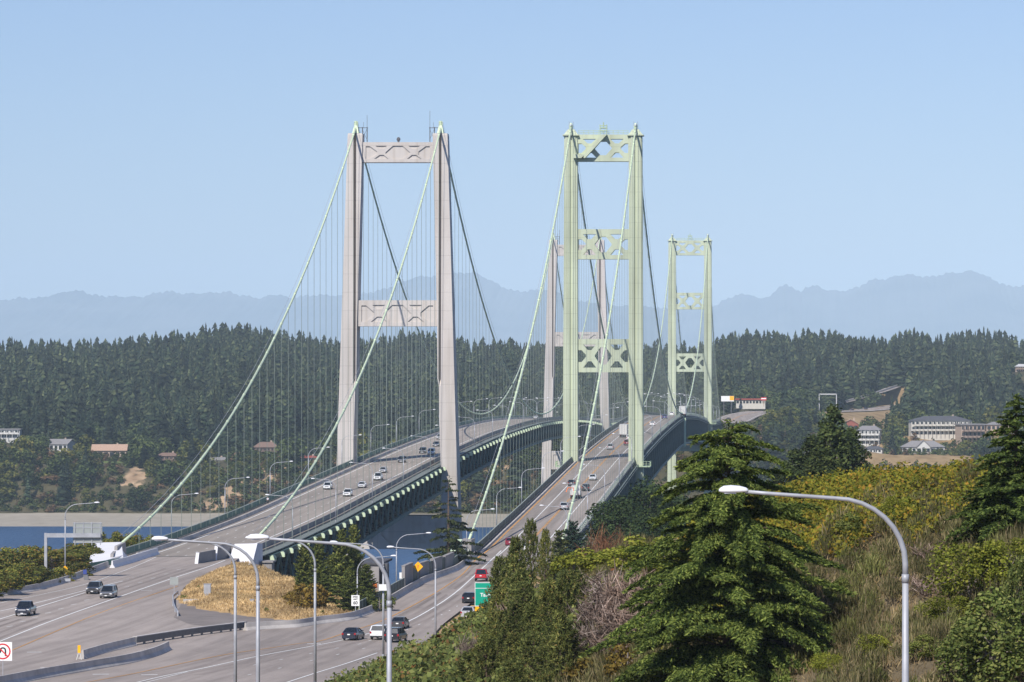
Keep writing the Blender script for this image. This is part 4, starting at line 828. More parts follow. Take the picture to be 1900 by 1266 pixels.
for kind, paint, px, py, lab in (('sedan', 'white', 1099, 892, 'white car facing the camera in the lane right of the yellow line'), ('suv', 'silver', 1046, 947, 'silver car driving away, nearest of all on the green bridge'),
    ('sedan', 'charcoal', 1060, 902, 'dark car peeking out left of the white utility truck'), ('suv', 'charcoal', 1086, 912, 'dark car peeking out right of the white utility truck'),
    ('suv', 'silver', 1132, 835, 'silver and dark car just past the shadow bars on the green bridge'), ('suv', 'maroon', 1163, 827, 'dark red car beside the right leg of the near green tower'), ('van', 'white', 1168, 817, 'white van behind the dark red car at the right tower leg'),
    ('sedan', 'white', 1210, 790, 'small white car beyond the near green tower, near the middle of the bridge'), ('suv', 'blue', 1233, 778, 'dark blue high vehicle near the crown of the green bridge'),
    ('sedan', 'white', 1246, 771, 'tiny white car at the crown of the green bridge')):
    t = make_car(kind, paint, lab); place(t, px, py, zB, PI if 'facing' in lab else 0, grp=gB)
t = truck('white', 'white utility truck with an orange boom, right behind the slanting cable', 7, crane=True, name='utility_truck'); place(t, 1067, 926, zB, 0, 7, gB)
t = truck('white', 'large white box truck driving away toward the crown of the green bridge', 9.5, 4.1); place(t, 1156, 812, zB, 0, 9, gB)
t = truck('white', 'white box truck far away on the green bridge inside the dip of the cables', 8, 4.0); place(t, 1266, 773, zB, 0, 8, gB)
# ---- the person on the bridge path ----
def person(loc, rz, label):
    t = thing('person', label, 'person', loc, rz)
    def skin(name, J, E, mat, parent):
        me = bpy.data.meshes.new(name); me.from_pydata([j[:3] for j in J], E, []); me.materials.append(MATS[mat]); o = link(name, me, parent)
        o.modifiers.new('Skin', 'SKIN'); sv = me.skin_vertices[0].data
        for k, j in enumerate(J): sv[k].radius = (j[3], j[4] if len(j) > 4 else j[3])
        sv[0].use_root = True; o.modifiers.new('Sub', 'SUBSURF').levels = 1; o.modifiers['Sub'].render_levels = 1; return o
    J = [(0, 0, .95, .13, .10), (0, .02, 1.15, .13, .10), (0, .03, 1.38, .16, .10), (0, .03, 1.50, .055), (0, .05, 1.62, .085, .10), (0, .05, 1.72, .06),
         (.10, .0, .90, .085), (.11, .16, .50, .06), (.11, .02, .10, .042), (.11, .18, .04, .035), (-.10, 0, .90, .085), (-.11, -.10, .50, .06), (-.11, -.34, .16, .042), (-.11, -.22, .04, .035),
         (.20, .03, 1.40, .055), (.25, -.10, 1.14, .042), (.24, .06, .93, .032), (.24, .13, .86, .03), (-.20, .03, 1.40, .055), (-.25, .12, 1.14, .042), (-.23, .32, 1.0, .032), (-.22, .40, .98, .03)]
    E = [(0, 1), (1, 2), (2, 3), (3, 4), (4, 5), (0, 6), (6, 7), (7, 8), (8, 9), (0, 10), (10, 11), (11, 12), (12, 13), (2, 14), (14, 15), (15, 16), (16, 17), (2, 18), (18, 19), (19, 20), (20, 21)]
    b = skin('body', J, E, 'skin', t)
    skin('shirt', [(0, 0, .93, .16, .13), (0, .02, 1.15, .16, .13), (0, .03, 1.40, .19, .13), (.20, .03, 1.40, .08), (.25, -.09, 1.16, .065), (-.20, .03, 1.40, .08), (-.25, .11, 1.16, .065)], [(0, 1), (1, 2), (2, 3), (3, 4), (2, 5), (5, 6)], 'cloth_white', t)
    skin('trousers', [(0, 0, .95, .16, .13), (.10, 0, .88, .11), (.11, .16, .50, .085), (.11, .03, .12, .065), (-.10, 0, .88, .11), (-.11, -.10, .50, .085), (-.11, -.33, .18, .065)], [(0, 1), (1, 2), (2, 3), (0, 4), (4, 5), (5, 6)], 'cloth_dark', t)
    skin('hair', [(0, .02, 1.66, .095, .105), (0, .02, 1.74, .07, .08)], [(0, 1)], 'hair', t)
p = G(503, 936, zA); person((AX-11.2, p[1], zA(p[1])+.02), PI, 'person in a white shirt and dark trousers walking on the path beside the green railing')
# ======================= far bank, houses, mountains =======================
ANCH = []      # (x, y, z, radius): places whose ground level is known
HOUSES = [  # px, py of the base, distance, width px, depth m, wall height, roof height, roof kind, wall, roof, storeys, columns, turn, label
 (10, 813, 2300, 56, 12, 5.2, .6, 'flat', 'white_wall', 'roof_grey', 2, 6, .1, 'white flat roofed house with balconies at the left edge above the bluff'),
 (112, 838, 2295, 46, 11, 4.6, 3.0, 'gable', 'white_wall', 'roof_grey', 1, 5, -.3, 'white gabled house with grey roof among dark firs above the bluff'),
 (204, 851, 2280, 62, 12, 5.0, 3.6, 'gable', 'tan_wall', 'roof_tan', 1, 6, .1, 'tan roofed house with a lawn above the bare cliff'),
 (312, 862, 2275, 40, 10, 5.2, 2.0, 'hip', 'wood_wall', 'roof_brown', 2, 5, 0, 'brown wooden house behind bare trunks right of the cliff'),
 (405, 862, 2290, 26, 9, 2.8, 1.6, 'gable', 'white_wall', 'roof_grey', 1, 5, 0, 'small white house in the trees between the left cables'),
 (494, 848, 2290, 42, 13, 6.0, 3.2, 'hip', 'wood_wall', 'roof_brown', 2, 6, .2, 'brown house with a broad hipped roof and wide balcony under the cables'),
 (573, 859, 2290, 34, 10, 3.2, 1.2, 'hip', 'cream_wall', 'roof_red', 1, 5, 0, 'low house with a dark red roof left of the near concrete tower'),
 (1578, 800, 2420, 30, 10, 4.5, 3.2, 'gablef', 'red_wall', 'roof_tan', 1, 3, 0, 'brick house with a tan gabled roof, leftmost of the right hand houses'),
 (1612, 826, 2330, 44, 13, 9.5, 2.6, 'hip', 'white_wall', 'roof_grey', 3, 6, -.1, 'three storey white house with stacked grey roofs'),
 (1621, 850, 2290, 34, 10, 5.5, 1.8, 'hip', 'white_wall', 'roof_dark', 2, 4, -.1, 'small house with white columns on the open brown slope'),
 (1744, 808, 2340, 112, 14, 9.2, 3.0, 'hip', 'cream_wall', 'roof_dark', 3, 14, .1, 'long cream apartment block with white trim and dark roofs'),
 (1800, 823, 2320, 46, 13, 11.5, .8, 'flat', 'tan_wall', 'roof_grey', 3, 6, .25, 'tan apartment block with open balconies at the right end of the cream block'),
 (1712, 842, 2285, 78, 12, 4.2, 3.8, 'hipg', 'white_wall', 'roof_grey', 1, 9, .05, 'white trimmed house with a broad grey roof and front gable above the brown slope'),
 (1855, 800, 2350, 50, 12, 4.0, 1.8, 'hip', 'tan_wall', 'roof_grey', 1, 6, 0, 'low tan house behind the right hand conifer'),
 (1897, 690, 2900, 26, 10, 4.0, 2.0, 'hip', 'tan_wall', 'roof_white', 2, 6, 0, 'pale roofed house high on the wooded hill at the right edge'),
 (1393, 751, 2560, 54, 14, 3.2, 1.0, 'flat', 'cream_wall', 'roof_red', 1, 9, 0, 'long low shop with a dark red roof edge beside the billboard')]
for h in HOUSES: ANCH.append((X_of(h[0], h[2]), h[2], Z_of(h[1], h[2]), 26+h[3]*.12))
FROAD = [(px, py, d) for px, py, d in [(1270, 779, 2235), (1325, 786, 2290), (1352, 783, 2350), (1378, 772, 2420), (1420, 764, 2500), (1470, 763, 2570), (1530, 765, 2640), (1590, 763, 2700), (1640, 758, 2760), (1700, 750, 2840)]]
FR3 = np.array([P(*q) for q in FROAD]); _t = np.linspace(0, 1, len(FR3)); _q = np.linspace(0, 1, 90)
FR3 = np.stack([Curve(zip(_t, FR3[:, k]))(_q) for k in range(3)], 1)
FPROF = Curve([(-400, -6), (-60, -5), (0, 0), (70, 2.4), (92, 4), (122, 21), (148, 30), (190, 34), (260, 37.5), (400, 44), (700, 58), (1100, 75), (1500, 88), (1900, 90), (3000, 80)])
for q in ((1548, 751, 2740), (1575, 745, 2765), (1610, 735, 2800), (1640, 726, 2835), (1672, 715, 2880)): ANCH.append((X_of(q[0], q[2]), q[2], Z_of(q[1], q[2])-.3, 26))
def shore(x): return 2079+7*np.sin(x*.013)+3*np.sin(x*.041+1)
def zf(x, y):
    x, y = np.broadcast_arrays(np.asarray(x, float), np.asarray(y, float)); t = y-shore(x)
    z = FPROF(np.clip(t, -400, 3000))+np.clip((t-90)/60, 0, 1)*(1.4*np.sin(x*.045+y*.012)+1.0*np.sin(y*.07+x*.02))
    z = z+np.clip((t-500)/500, 0, 1)*(5*np.sin(x*.0105+.6)+3*np.sin(x*.023+y*.004))
    z = z+np.exp(-((x+55)/95)**2)*np.clip((t-105)/60, 0, 1)*np.clip((420-t)/200, 0, 1)*19
    z = z-np.exp(-((x+84)/45)**2-((y-2200)/70)**2)*7
    for ax, ay, az, r in ANCH:
        w = np.exp(-(((x-ax)/r)**2+((y-ay)/r)**2)**2); z = z*(1-w)+az*w
    dm = np.full(x.shape, 1e9); zr = np.zeros(x.shape)
    for p in FR3[::3]:
        d = np.hypot(x-p[0], y-p[1]); k = d < dm; dm = np.where(k, d, dm); zr = np.where(k, p[2]-.4, zr)
    w = np.clip(1.6-dm/28, 0, 1); w = w*w*(3-2*w); return z*(1-w)+zr*w
m, nt, out = nodes_of('far_ground'); b = nt.nodes.new('ShaderNodeBsdfPrincipled'); b.inputs['Roughness'].default_value = .95; b.inputs['Specular IOR Level'].default_value = .15
fine_, big_ = noise(nt, .12, 6), noise(nt, .03, 5); col = ramp(nt, fine_, [(.3, (.055, .052, .03)), (.7, (.10, .085, .045))])
for nm, lo, hi, q in (('meadow', (.22, .15, .075), (.36, .25, .13), .25), ('lawn', (.10, .14, .04), (.15, .19, .06), .1), ('bare', (.25, .165, .10), (.46, .33, .21), .55), ('beach', (.30, .265, .21), (.37, .33, .27), .05)):
    at = nt.nodes.new('ShaderNodeAttribute'); at.attribute_name = nm; ad = nt.nodes.new('ShaderNodeMath'); ad.operation = 'MULTIPLY_ADD'; nt.links.new(fine_, ad.inputs[0]); ad.inputs[1].default_value = q*1.6; nt.links.new(at.outputs['Fac'], ad.inputs[2])
    sb = nt.nodes.new('ShaderNodeMath'); sb.operation = 'SUBTRACT'; nt.links.new(ad.outputs[0], sb.inputs[0]); sb.inputs[1].default_value = q*.8
    f = ramp(nt, sb.outputs[0], [(.42, (0, 0, 0)), (.56, (1, 1, 1))]); col = mix(nt, col, ramp(nt, fine_, [(.3, lo), (.7, hi)]), f)
nt.links.new(col, b.inputs['Base Color']); nt.links.new(b.outputs[0], out.inputs[0])
xs = np.arange(-1250, 760, 7.0); ys = np.concatenate([np.arange(1960, 2460, 6.0), np.arange(2460, 3000, 14), np.arange(3000, 5300, 45)])
fm = grid_mesh('terrain', xs, ys, zf, 'far_ground')
Xg, Yg = np.meshgrid(xs, ys); Zg = zf(Xg, Yg); t = Yg-shore(Xg); px, py = proj(Xg, Yg, Zg); nb = np.sin(Xg*.09+2*np.sin(Yg*.05))+np.sin(Xg*.037+1.2)
def attr(nm, v): a = fm.attributes.new(nm, 'FLOAT', 'POINT'); a.data.foreach_set('value', np.ascontiguousarray(np.clip(v, 0, 1), np.float32).ravel())
cl = 1.25-np.hypot((px-252)/30, (t-130)/26)-.25*np.sin(px*.31+t*.2)*np.sin(px*.11); cl2 = 1.1-np.hypot((px-196)/26, (t-112)/13)-.3*np.sin(px*.4)
attr('bare', np.maximum(np.maximum(cl, cl2)*.75, ((nb-1.0)*.9)*np.clip((t-92)/8, 0, 1)*np.clip((172-t)/15, 0, 1)))
attr('beach', np.clip(1.6-(Zg-2.6)/1.2, 0, 1)*(t < 115)); attr('lawn', 1.3-np.hypot((px-205)/38, (t-170)/20)); attr('meadow', np.maximum(np.minimum((px-1590)/30, (1870-px)/30).clip(0, 1)*((t > 130) & (t < 310)), ((px > 1490) & (px < 1690) & (Yg > 2540) & (Yg < 2960))*1.0))
tag(link('terrain', fm), kind='structure')
m = MB(); pts = [tuple(p) for p in FR3]; m.ribbon(pts, 24, .2, 0)
for o, c, w in ((-10.5, 1, .35), (10.5, 1, .35), (-.4, 2, .4)):
    n = []
    for i, p in enumerate(FR3): dd = FR3[min(i+1, 89)]-FR3[max(i-1, 0)]; k = np.array((dd[1], -dd[0], 0)); k /= np.linalg.norm(k); n.append(p+k*o)
    m.ribbon(n, w, .35, c)
RAMP = np.array([P(*q) for q in ((1548, 751, 2740), (1575, 745, 2765), (1610, 735, 2800), (1640, 726, 2835), (1672, 715, 2880))]); ANR = [tuple(p) for p in RAMP]
m.ribbon([tuple(p) for p in RAMP], 9, .5, 0); m.sweep([(p[0], p[1]-5, p[2]) for p in RAMP], [(-.4, -.5), (-.3, 1.5), (.3, 1.5), (.4, -.5)], 3)
tag(m.build('far_road', ['asphalt', 'line_white', 'line_yellow', 'barrier_concrete']), kind='structure')
def house(spec):
    px, pyb, d, wp, D, H, RH, kind, wm, rm, ns, nc, rz, label = spec
    W = wp*d/F; big = 'apartment' in label; t = thing('apartment_block' if big else ('shop' if 'shop' in label else 'house'), label, 'apartment block' if big else ('shop' if 'shop' in label else 'house'), P(px, pyb, d), rz)
    m = MB(); m.box(-W/2, W/2, -D/2, D/2, -3, H)
    if kind in ('gable', 'gablef'):
        if kind == 'gable': m.add([(-W/2, -D/2, H), (-W/2, D/2, H), (-W/2, 0, H+RH-.2), (W/2, -D/2, H), (W/2, D/2, H), (W/2, 0, H+RH-.2)], [(0, 1, 2), (5, 4, 3)])
        else: m.add([(-W/2, -D/2, H), (W/2, -D/2, H), (0, -D/2, H+RH-.2), (-W/2, D/2, H), (W/2, D/2, H), (0, D/2, H+RH-.2)], [(0, 1, 2), (5, 4, 3)])
    m.build('wall', wm, t); m = MB(); e = .7; w2, d2 = W/2+e, D/2+e
    if kind == 'flat': m.box(-w2, w2, -d2, d2, H+.02, H+RH)
    elif kind == 'gable':
        for s in (-1, 1): m.hexa([(-w2, s*d2, H-.2), (w2, s*d2, H-.2), (w2, 0, H+RH-.2), (-w2, 0, H+RH-.2)], [(-w2, s*d2, H+.1), (w2, s*d2, H+.1), (w2, s*.02, H+RH+.15), (-w2, s*.02, H+RH+.15)])
    elif kind == 'gablef':
        for s in (-1, 1): m.hexa([(s*w2, -d2, H-.2), (s*w2, d2, H-.2), (0, d2, H+RH-.2), (0, -d2, H+RH-.2)], [(s*w2, -d2, H+.1), (s*w2, d2, H+.1), (s*.02, d2, H+RH+.15), (s*.02, -d2, H+RH+.15)])
    else: m.hexa([(-w2, -d2, H), (w2, -d2, H), (w2, d2, H), (-w2, d2, H)], [(-w2*.5, -.4, H+RH), (w2*.5, -.4, H+RH), (w2*.5, .4, H+RH), (-w2*.5, .4, H+RH)])
    rf = m.build('roof', rm, t)
    if kind != 'flat': m = MB(); cx = W*.22; m.box(cx-.5, cx+.5, .2, 1.2, H+.3, H+RH+(.9 if kind != 'gable' else .9)); m.build('chimney', 'tan_wall', rf)
    if kind == 'hipg':
        m = MB(); m.add([(-4, -D/2-1, 0), (4, -D/2-1, 0), (4, -D/2-1, H), (0, -D/2-1, H+4.2), (-4, -D/2-1, H), (-4, -D/2+3, 0), (4, -D/2+3, 0), (4, -D/2+3, H), (0, -D/2+3, H+4.2), (-4, -D/2+3, H)], [(0, 1, 2, 3, 4), (2, 7, 8, 3), (3, 8, 9, 4), (0, 4, 9, 5), (1, 6, 7, 2)]); m.build('front_gable', wm, t)
        m = MB(); [m.hexa([(s*4.7, -D/2-1.5, H-.5), (s*4.7, -D/2+3, H-.5), (0, -D/2+3, H+4.0), (0, -D/2-1.5, H+4.0)], [(s*4.7, -D/2-1.5, H-.2), (s*4.7, -D/2+3, H-.2), (s*.02, -D/2+3, H+4.4), (s*.02, -D/2-1.5, H+4.4)]) for s in (-1, 1)]; m.build('gable_roof', rm, t)
    fh = H/ns
    for k in range(ns):
        for c in range(nc):
            x = -W/2+W*(c+.5)/nc; ww = W/nc*(.30 if (c+k) % 3 else .38); m = MB(); y = -D/2-.06-(1.02 if kind == 'hipg' and abs(x) < 4 else 0); m.box(x-ww, x+ww, y, y+.05, k*fh+fh*.28, k*fh+fh*.80)
            w_ = m.build('window', 'pane', t)
    if ns > 1 or 'column' in label or 'balcon' in label:
        for k in range(0 if 'column' in label else 1, ns):
            m = MB(); m.box(-W*.46, W*.46, -D/2-2.2, -D/2-.1, k*fh-.15, k*fh+.05)
            for x in np.linspace(-W*.45, W*.45, max(4, nc)): m.box(x-.14, x+.14, -D/2-2.2, -D/2-1.95, k*fh-fh*(k > 0), k*fh+fh*.95)
            m.box(-W*.46, W*.46, -D/2-2.2, -D/2-2.12, k*fh+.55, k*fh+1.0); m.build('balcony', wm if wm != 'tan_wall' else 'wood_wall', t)
    return t
for h in HOUSES: house(h)
d = 2480; t = thing('billboard', 'white billboard with an orange corner standing beside the far road', 'billboard', P(1350, 765, d)); sc = d/F
m = MB(); [m.box(x-.3, x+.3, .1, .6, -2, 20*sc) for x in (-2.5, 2.5)]; m.build('post', 'steel_dark', t); m = MB(); m.box(-12*sc, 12*sc, 0, .1, 20*sc, 30*sc); m.build('face', 'sign_white', t); m = MB(); m.box(4*sc, 11.8*sc, -.06, -.01, 22*sc, 29.8*sc); m.build('poster', 'sign_yellow', t)
d = 2540; t = thing('shop_sign', 'small red and white roadside sign right of the far shop', 'sign', P(1417, 752, d)); m = MB(); m.box(-.25, .25, .05, .5, -1, 9*d/F); m.build('post', 'tan_wall', t); m = MB(); m.box(-5*d/F, 5*d/F, 0, .1, 9*d/F, 14.5*d/F); m.build('face', 'sign_red', t); m = MB(); m.box(-4.6*d/F, 4.6*d/F, -.06, -.01, 11*d/F, 13.2*d/F); m.build('panel', 'sign_white', t)
d = 2290; t = thing('exit_sign', 'small far green road sign beyond the end of the green bridge', 'road sign', P(1369, 803, d)); m = MB(); [m.box(x-.12, x+.12, .05, .3, -2, 4*d/F) for x in (-1, 1)]; m.build('post', 'galvanized', t); m = MB(); m.box(-4.5*d/F, 4.5*d/F, 0, .05, 3*d/F, 13*d/F); m.build('sign_face', 'sign_green', t)
d = 2660; t = thing('sign_gantry', 'pale far gantry frame over the road on the opposite hill', 'sign gantry', P(1536, 757, d)); m = MB(); [m.box(x-.3, x+.3, -.3, .3, -2, 26*d/F) for x in (-16*d/F, 16*d/F)]; m.build('post', 'roof_white', t); m = MB(); m.box(-16*d/F, 16*d/F, -.3, .3, 24.5*d/F, 26.3*d/F); m.build('beam', 'roof_white', t)
for px, py, d, k, c, lab in ((1592, 763, 2700, 'sedan', 'navy', 'dark car on the far hillside road, left one of two'), (1618, 760, 2730, 'suv', 'navy', 'dark car on the far hillside road, right one of two'), (1361, 781, 2370, 'sedan', 'navy', 'dark car on the far road just past the green bridge')):
    t = make_car(k, c, lab); i = int(np.argmin(np.abs(FR3[:, 1]-d))); p = FR3[i]; t.location = (p[0]-3, p[1], p[2]+.4); dd = FR3[min(i+1, 89)]-p; t.rotation_euler = (math.atan(dd[2]/np.hypot(dd[0], dd[1])), 0, -math.atan2(dd[0], dd[1])); t['group'] = 'cars on the far road'
# ---- mountains ----
RID = [(-900, 575), (-400, 565), (0, 559), (40, 553), (55, 555), (75, 553), (110, 545), (118, 541), (130, 540), (155, 539), (165, 546), (200, 549), (265, 551), (290, 544), (310, 541), (340, 546), (365, 545), (400, 543), (425, 541), (440, 546), (465, 550), (485, 553), (500, 547), (520, 546), (535, 553), (560, 550), (590, 548), (640, 550), (670, 546), (700, 540), (730, 530), (760, 517), (785, 511), (800, 513), (820, 511), (850, 507), (880, 506), (900, 516), (930, 532), (950, 540), (975, 541), (1000, 537), (1030, 538), (1060, 553), (1100, 562), (1150, 568), (1190, 570), (1240, 573), (1330, 566), (1345, 555), (1370, 546), (1395, 546), (1410, 556), (1430, 548), (1445, 535), (1460, 527), (1475, 538), (1485, 545), (1495, 533), (1515, 531), (1530, 538), (1560, 541), (1595, 532), (1605, 524), (1620, 518), (1645, 517), (1660, 512), (1685, 508), (1700, 512), (1730, 514), (1755, 508), (1780, 507), (1800, 503), (1815, 506), (1840, 518), (1870, 531), (1900, 530), (2000, 545), (2400, 560), (3000, 575)]
RD = 37000.0; qx = np.linspace(-900, 3000, 900); ry = np.interp(qx, *np.array(RID).T)
hx = X_of(qx, RD); hz = Z_of(ry, RD)+14*np.sin(qx*.9)*np.sin(qx*.37)+9*np.sin(qx*1.7+2)*np.sin(qx*.23)
rows, yy = [], []
for k, (y, f) in enumerate(((30000, 0), (32000, .22), (33800, .42), (35000, .58), (36000, .80), (36600, .91), (37000, 1.0), (38000, .8), (40000, .3), (41500, 0))):
    n = np.sin(qx*.11+k*1.7)+.6*np.sin(qx*.27+k*2.3)+.4*np.sin(qx*.61+k)
    rows.append(np.stack([hx+n*8*(k not in (6,)), np.full_like(hx, y)+n*60*(k not in (0, 6, 9)), hz*f*(1+(.03*n if 0 < k < 6 else 0))-4*(f == 0)], 1))
V = np.concatenate(rows); nx = len(qx); i, j = np.meshgrid(np.arange(nx-1), np.arange(len(rows)-1)); a = (j*nx+i).ravel()
m, nt, out = nodes_of('mountain'); b = nt.nodes.new('ShaderNodeBsdfPrincipled'); b.inputs['Roughness'].default_value = .95
c = ramp(nt, noise(nt, .0012, 8), [(.35, (.03, .045, .05)), (.65, (.10, .11, .11))]); t_ = nt.nodes.new('ShaderNodeTexCoord'); sp_ = nt.nodes.new('ShaderNodeSeparateXYZ'); nt.links.new(t_.outputs['Object'], sp_.inputs[0])
hm = nt.nodes.new('ShaderNodeMath'); hm.operation = 'MULTIPLY_ADD'; hm.inputs[1].default_value = 1/900; hm.inputs[2].default_value = -1.05; nt.links.new(sp_.outputs[2], hm.inputs[0])
ma = nt.nodes.new('ShaderNodeMath'); ma.operation = 'ADD'; nt.links.new(hm.outputs[0], ma.inputs[0]); nt.links.new(noise(nt, .006, 3), ma.inputs[1]); c = mix(nt, c, (.75, .77, .8), ramp(nt, ma.outputs[0], [(.86, (0, 0, 0)), (.93, (1, 1, 1))]))
nt.links.new(c, b.inputs['Base Color']); nt.links.new(b.outputs[0], out.inputs[0])
tag(link('mountains', npmesh('mountains', V, np.stack([a, a+1, a+nx+1, a+nx], 1), 'mountain')), kind='structure')
# ---- water ----
m, nt, out = nodes_of('sea_water'); b = nt.nodes.new('ShaderNodeBsdfPrincipled'); b.inputs['Base Color'].default_value = (.018, .062, .15, 1); b.inputs['Roughness'].default_value = .3; b.inputs['IOR'].default_value = 1.33
b.inputs['Specular IOR Level'].default_value = .35
n1 = noise(nt, .35, 5, stretch=(1, .5, 1)); n2 = noise(nt, .02, 4, stretch=(1, .25, 1)); bp = nt.nodes.new('ShaderNodeBump'); bp.inputs['Strength'].default_value = 1.0; bp.inputs['Distance'].default_value = 1.6
nt.links.new(n1, bp.inputs['Height']); nt.links.new(bp.outputs[0], b.inputs['Normal'])
nt.links.new(ramp(nt, n2, [(.35, (.014, .050, .125)), (.65, (.026, .078, .18))]), b.inputs['Base Color']); nt.links.new(b.outputs[0], out.inputs[0])
m = MB(); m.add([(-14500, -1500, 0), (9500, -1500, 0), (9500, 50500, 0), (-14500, 50500, 0)], [(0, 1, 2, 3)]); tag(m.build('water', 'sea_water'), kind='structure')
# ======================= plants =======================
leafy('fir_near', [(0, (.02, .04, .009)), (.5, (.085, .13, .026)), (1, (.27, .33, .075))], .28, .9, .3)
leafy('pine_near', [(0, (.045, .065, .018)), (.5, (.14, .165, .045)), (.93, (.29, .30, .09)), (1, (.36, .25, .09))], .3, .8, .3)
leafy('cedar_near', [(0, (.04, .065, .014)), (.6, (.13, .165, .035)), (1, (.36, .37, .09))], .25, .5, .35)
leafy('spruce_blue', [(0, (.02, .042, .028)), (1, (.075, .12, .08))], .1, .6, .3)
leafy('conifer_open', [(0, (.018, .032, .01)), (.6, (.05, .07, .022)), (1, (.10, .11, .035))], .15, .5, .3)
leafy('bramble_leaf', [(0, (.05, .07, .016)), (.5, (.145, .18, .038)), (.90, (.27, .29, .08)), (.97, (.22, .08, .02)), (1, (.30, .27, .12))], .3, .25, .4, objrand=0, spec=.35)
leafy('autumn_leaf', [(0, (.07, .095, .012)), (.45, (.21, .215, .022)), (.85, (.32, .25, .028)), (1, (.36, .19, .028))], .3, .22, .35, objrand=0)
leafy('yellow_leaf', [(0, (.12, .15, .018)), (.6, (.27, .295, .035)), (1, (.40, .38, .07))], .35, .5, .3)
leafy('shrub_leaf', [(0, (.07, .10, .022)), (.6, (.17, .215, .05)), (1, (.30, .30, .09))], .3, .4, .3)
leafy('ochre_leaf', [(0, (.13, .09, .02)), (.6, (.24, .16, .03)), (1, (.30, .24, .05))], .3, .5, .3)
leafy('broom_stem', [(0, (.065, .066, .024)), (.45, (.135, .13, .048)), (.8, (.20, .165, .075)), (1, (.33, .26, .15))], .15, .35, .45, objrand=0)
leafy('broom_green', [(0, (.08, .09, .024)), (.6, (.16, .17, .05)), (1, (.26, .24, .09))], .15, .35, .4, objrand=0)
leafy('dead_twig', [(0, (.11, .075, .06)), (.6, (.24, .175, .145)), (1, (.40, .33, .29))], 0, .5, .3)
leafy('rust_needles', [(0, (.10, .045, .025)), (1, (.26, .13, .07))], .1, .5, .3)
leafy('dry_grass', [(0, (.28, .18, .08)), (.5, (.56, .39, .18)), (1, (.78, .60, .33))], .2, .14, .5, objrand=0)
leafy('grass_brown', [(0, (.14, .10, .045)), (.5, (.30, .215, .105)), (1, (.48, .37, .20))], .2, .3, .4, objrand=0)
leafy('bank_leaf', [(0, (.018, .032, .012)), (.5, (.052, .08, .024)), (1, (.12, .155, .045))], .15, .02, .3, objrand=.45)
leafy('wood_leaf', [(0, (.025, .042, .015)), (.5, (.06, .085, .03)), (1, (.12, .15, .055))], .15, .03, .4, objrand=0)
leafy('bank_yellow', [(0, (.06, .075, .015)), (.5, (.11, .125, .022)), (1, (.19, .17, .04))], .15, .03, .3, objrand=.35)
leafy('bank_rust', [(0, (.09, .06, .03)), (.5, (.16, .10, .055)), (1, (.22, .14, .08))], .1, .03, .3, objrand=.3)
leafy('far_conifer', [(0, (.008, .018, .011)), (.5, (.025, .042, .024)), (1, (.07, .09, .045))], .08, .05, .75, objrand=.4)
leafy('dark_leaf', [(0, (.012, .028, .010)), (.5, (.03, .055, .016)), (1, (.07, .10, .028))], .15, .15, .35)
leafy('poplar_leaf', [(0, (.02, .036, .012)), (.5, (.055, .08, .022)), (1, (.115, .14, .04))], .2, .3, .35)
leafy('left_leaf', [(0, (.05, .07, .015)), (.5, (.16, .19, .035)), (.85, (.28, .24, .045)), (1, (.38, .21, .05))], .2, .12, .4)
def kites(c, ln, wd, nrm, tan):     # one four-sided leaf per point
    nrm = nrm/np.linalg.norm(nrm, axis=1, keepdims=True); tan = tan-nrm*(tan*nrm).sum(1, keepdims=True); tan /= np.linalg.norm(tan, axis=1, keepdims=True)+1e-9
    b = np.cross(nrm, tan); ln = np.broadcast_to(ln, len(c))[:, None]; wd = np.broadcast_to(wd, len(c))[:, None]
    V = np.stack([c-tan*ln*.5, c+b*wd*.5-tan*ln*.05, c+tan*ln*.5, c-b*wd*.5-tan*ln*.05], 1).reshape(-1, 3)
    return V, np.arange(len(V)).reshape(-1, 4)
def rn(n, k=3): return rng.standard_normal((n, k))
def fol(name, parts, mat, parent=None):
    V = np.concatenate([p[0] for p in parts]); o = 0; fs = []
    for p in parts: fs.append(p[1]+o); o += len(p[0])
    return link(name, npmesh(name, V, np.concatenate(fs), mat), parent)
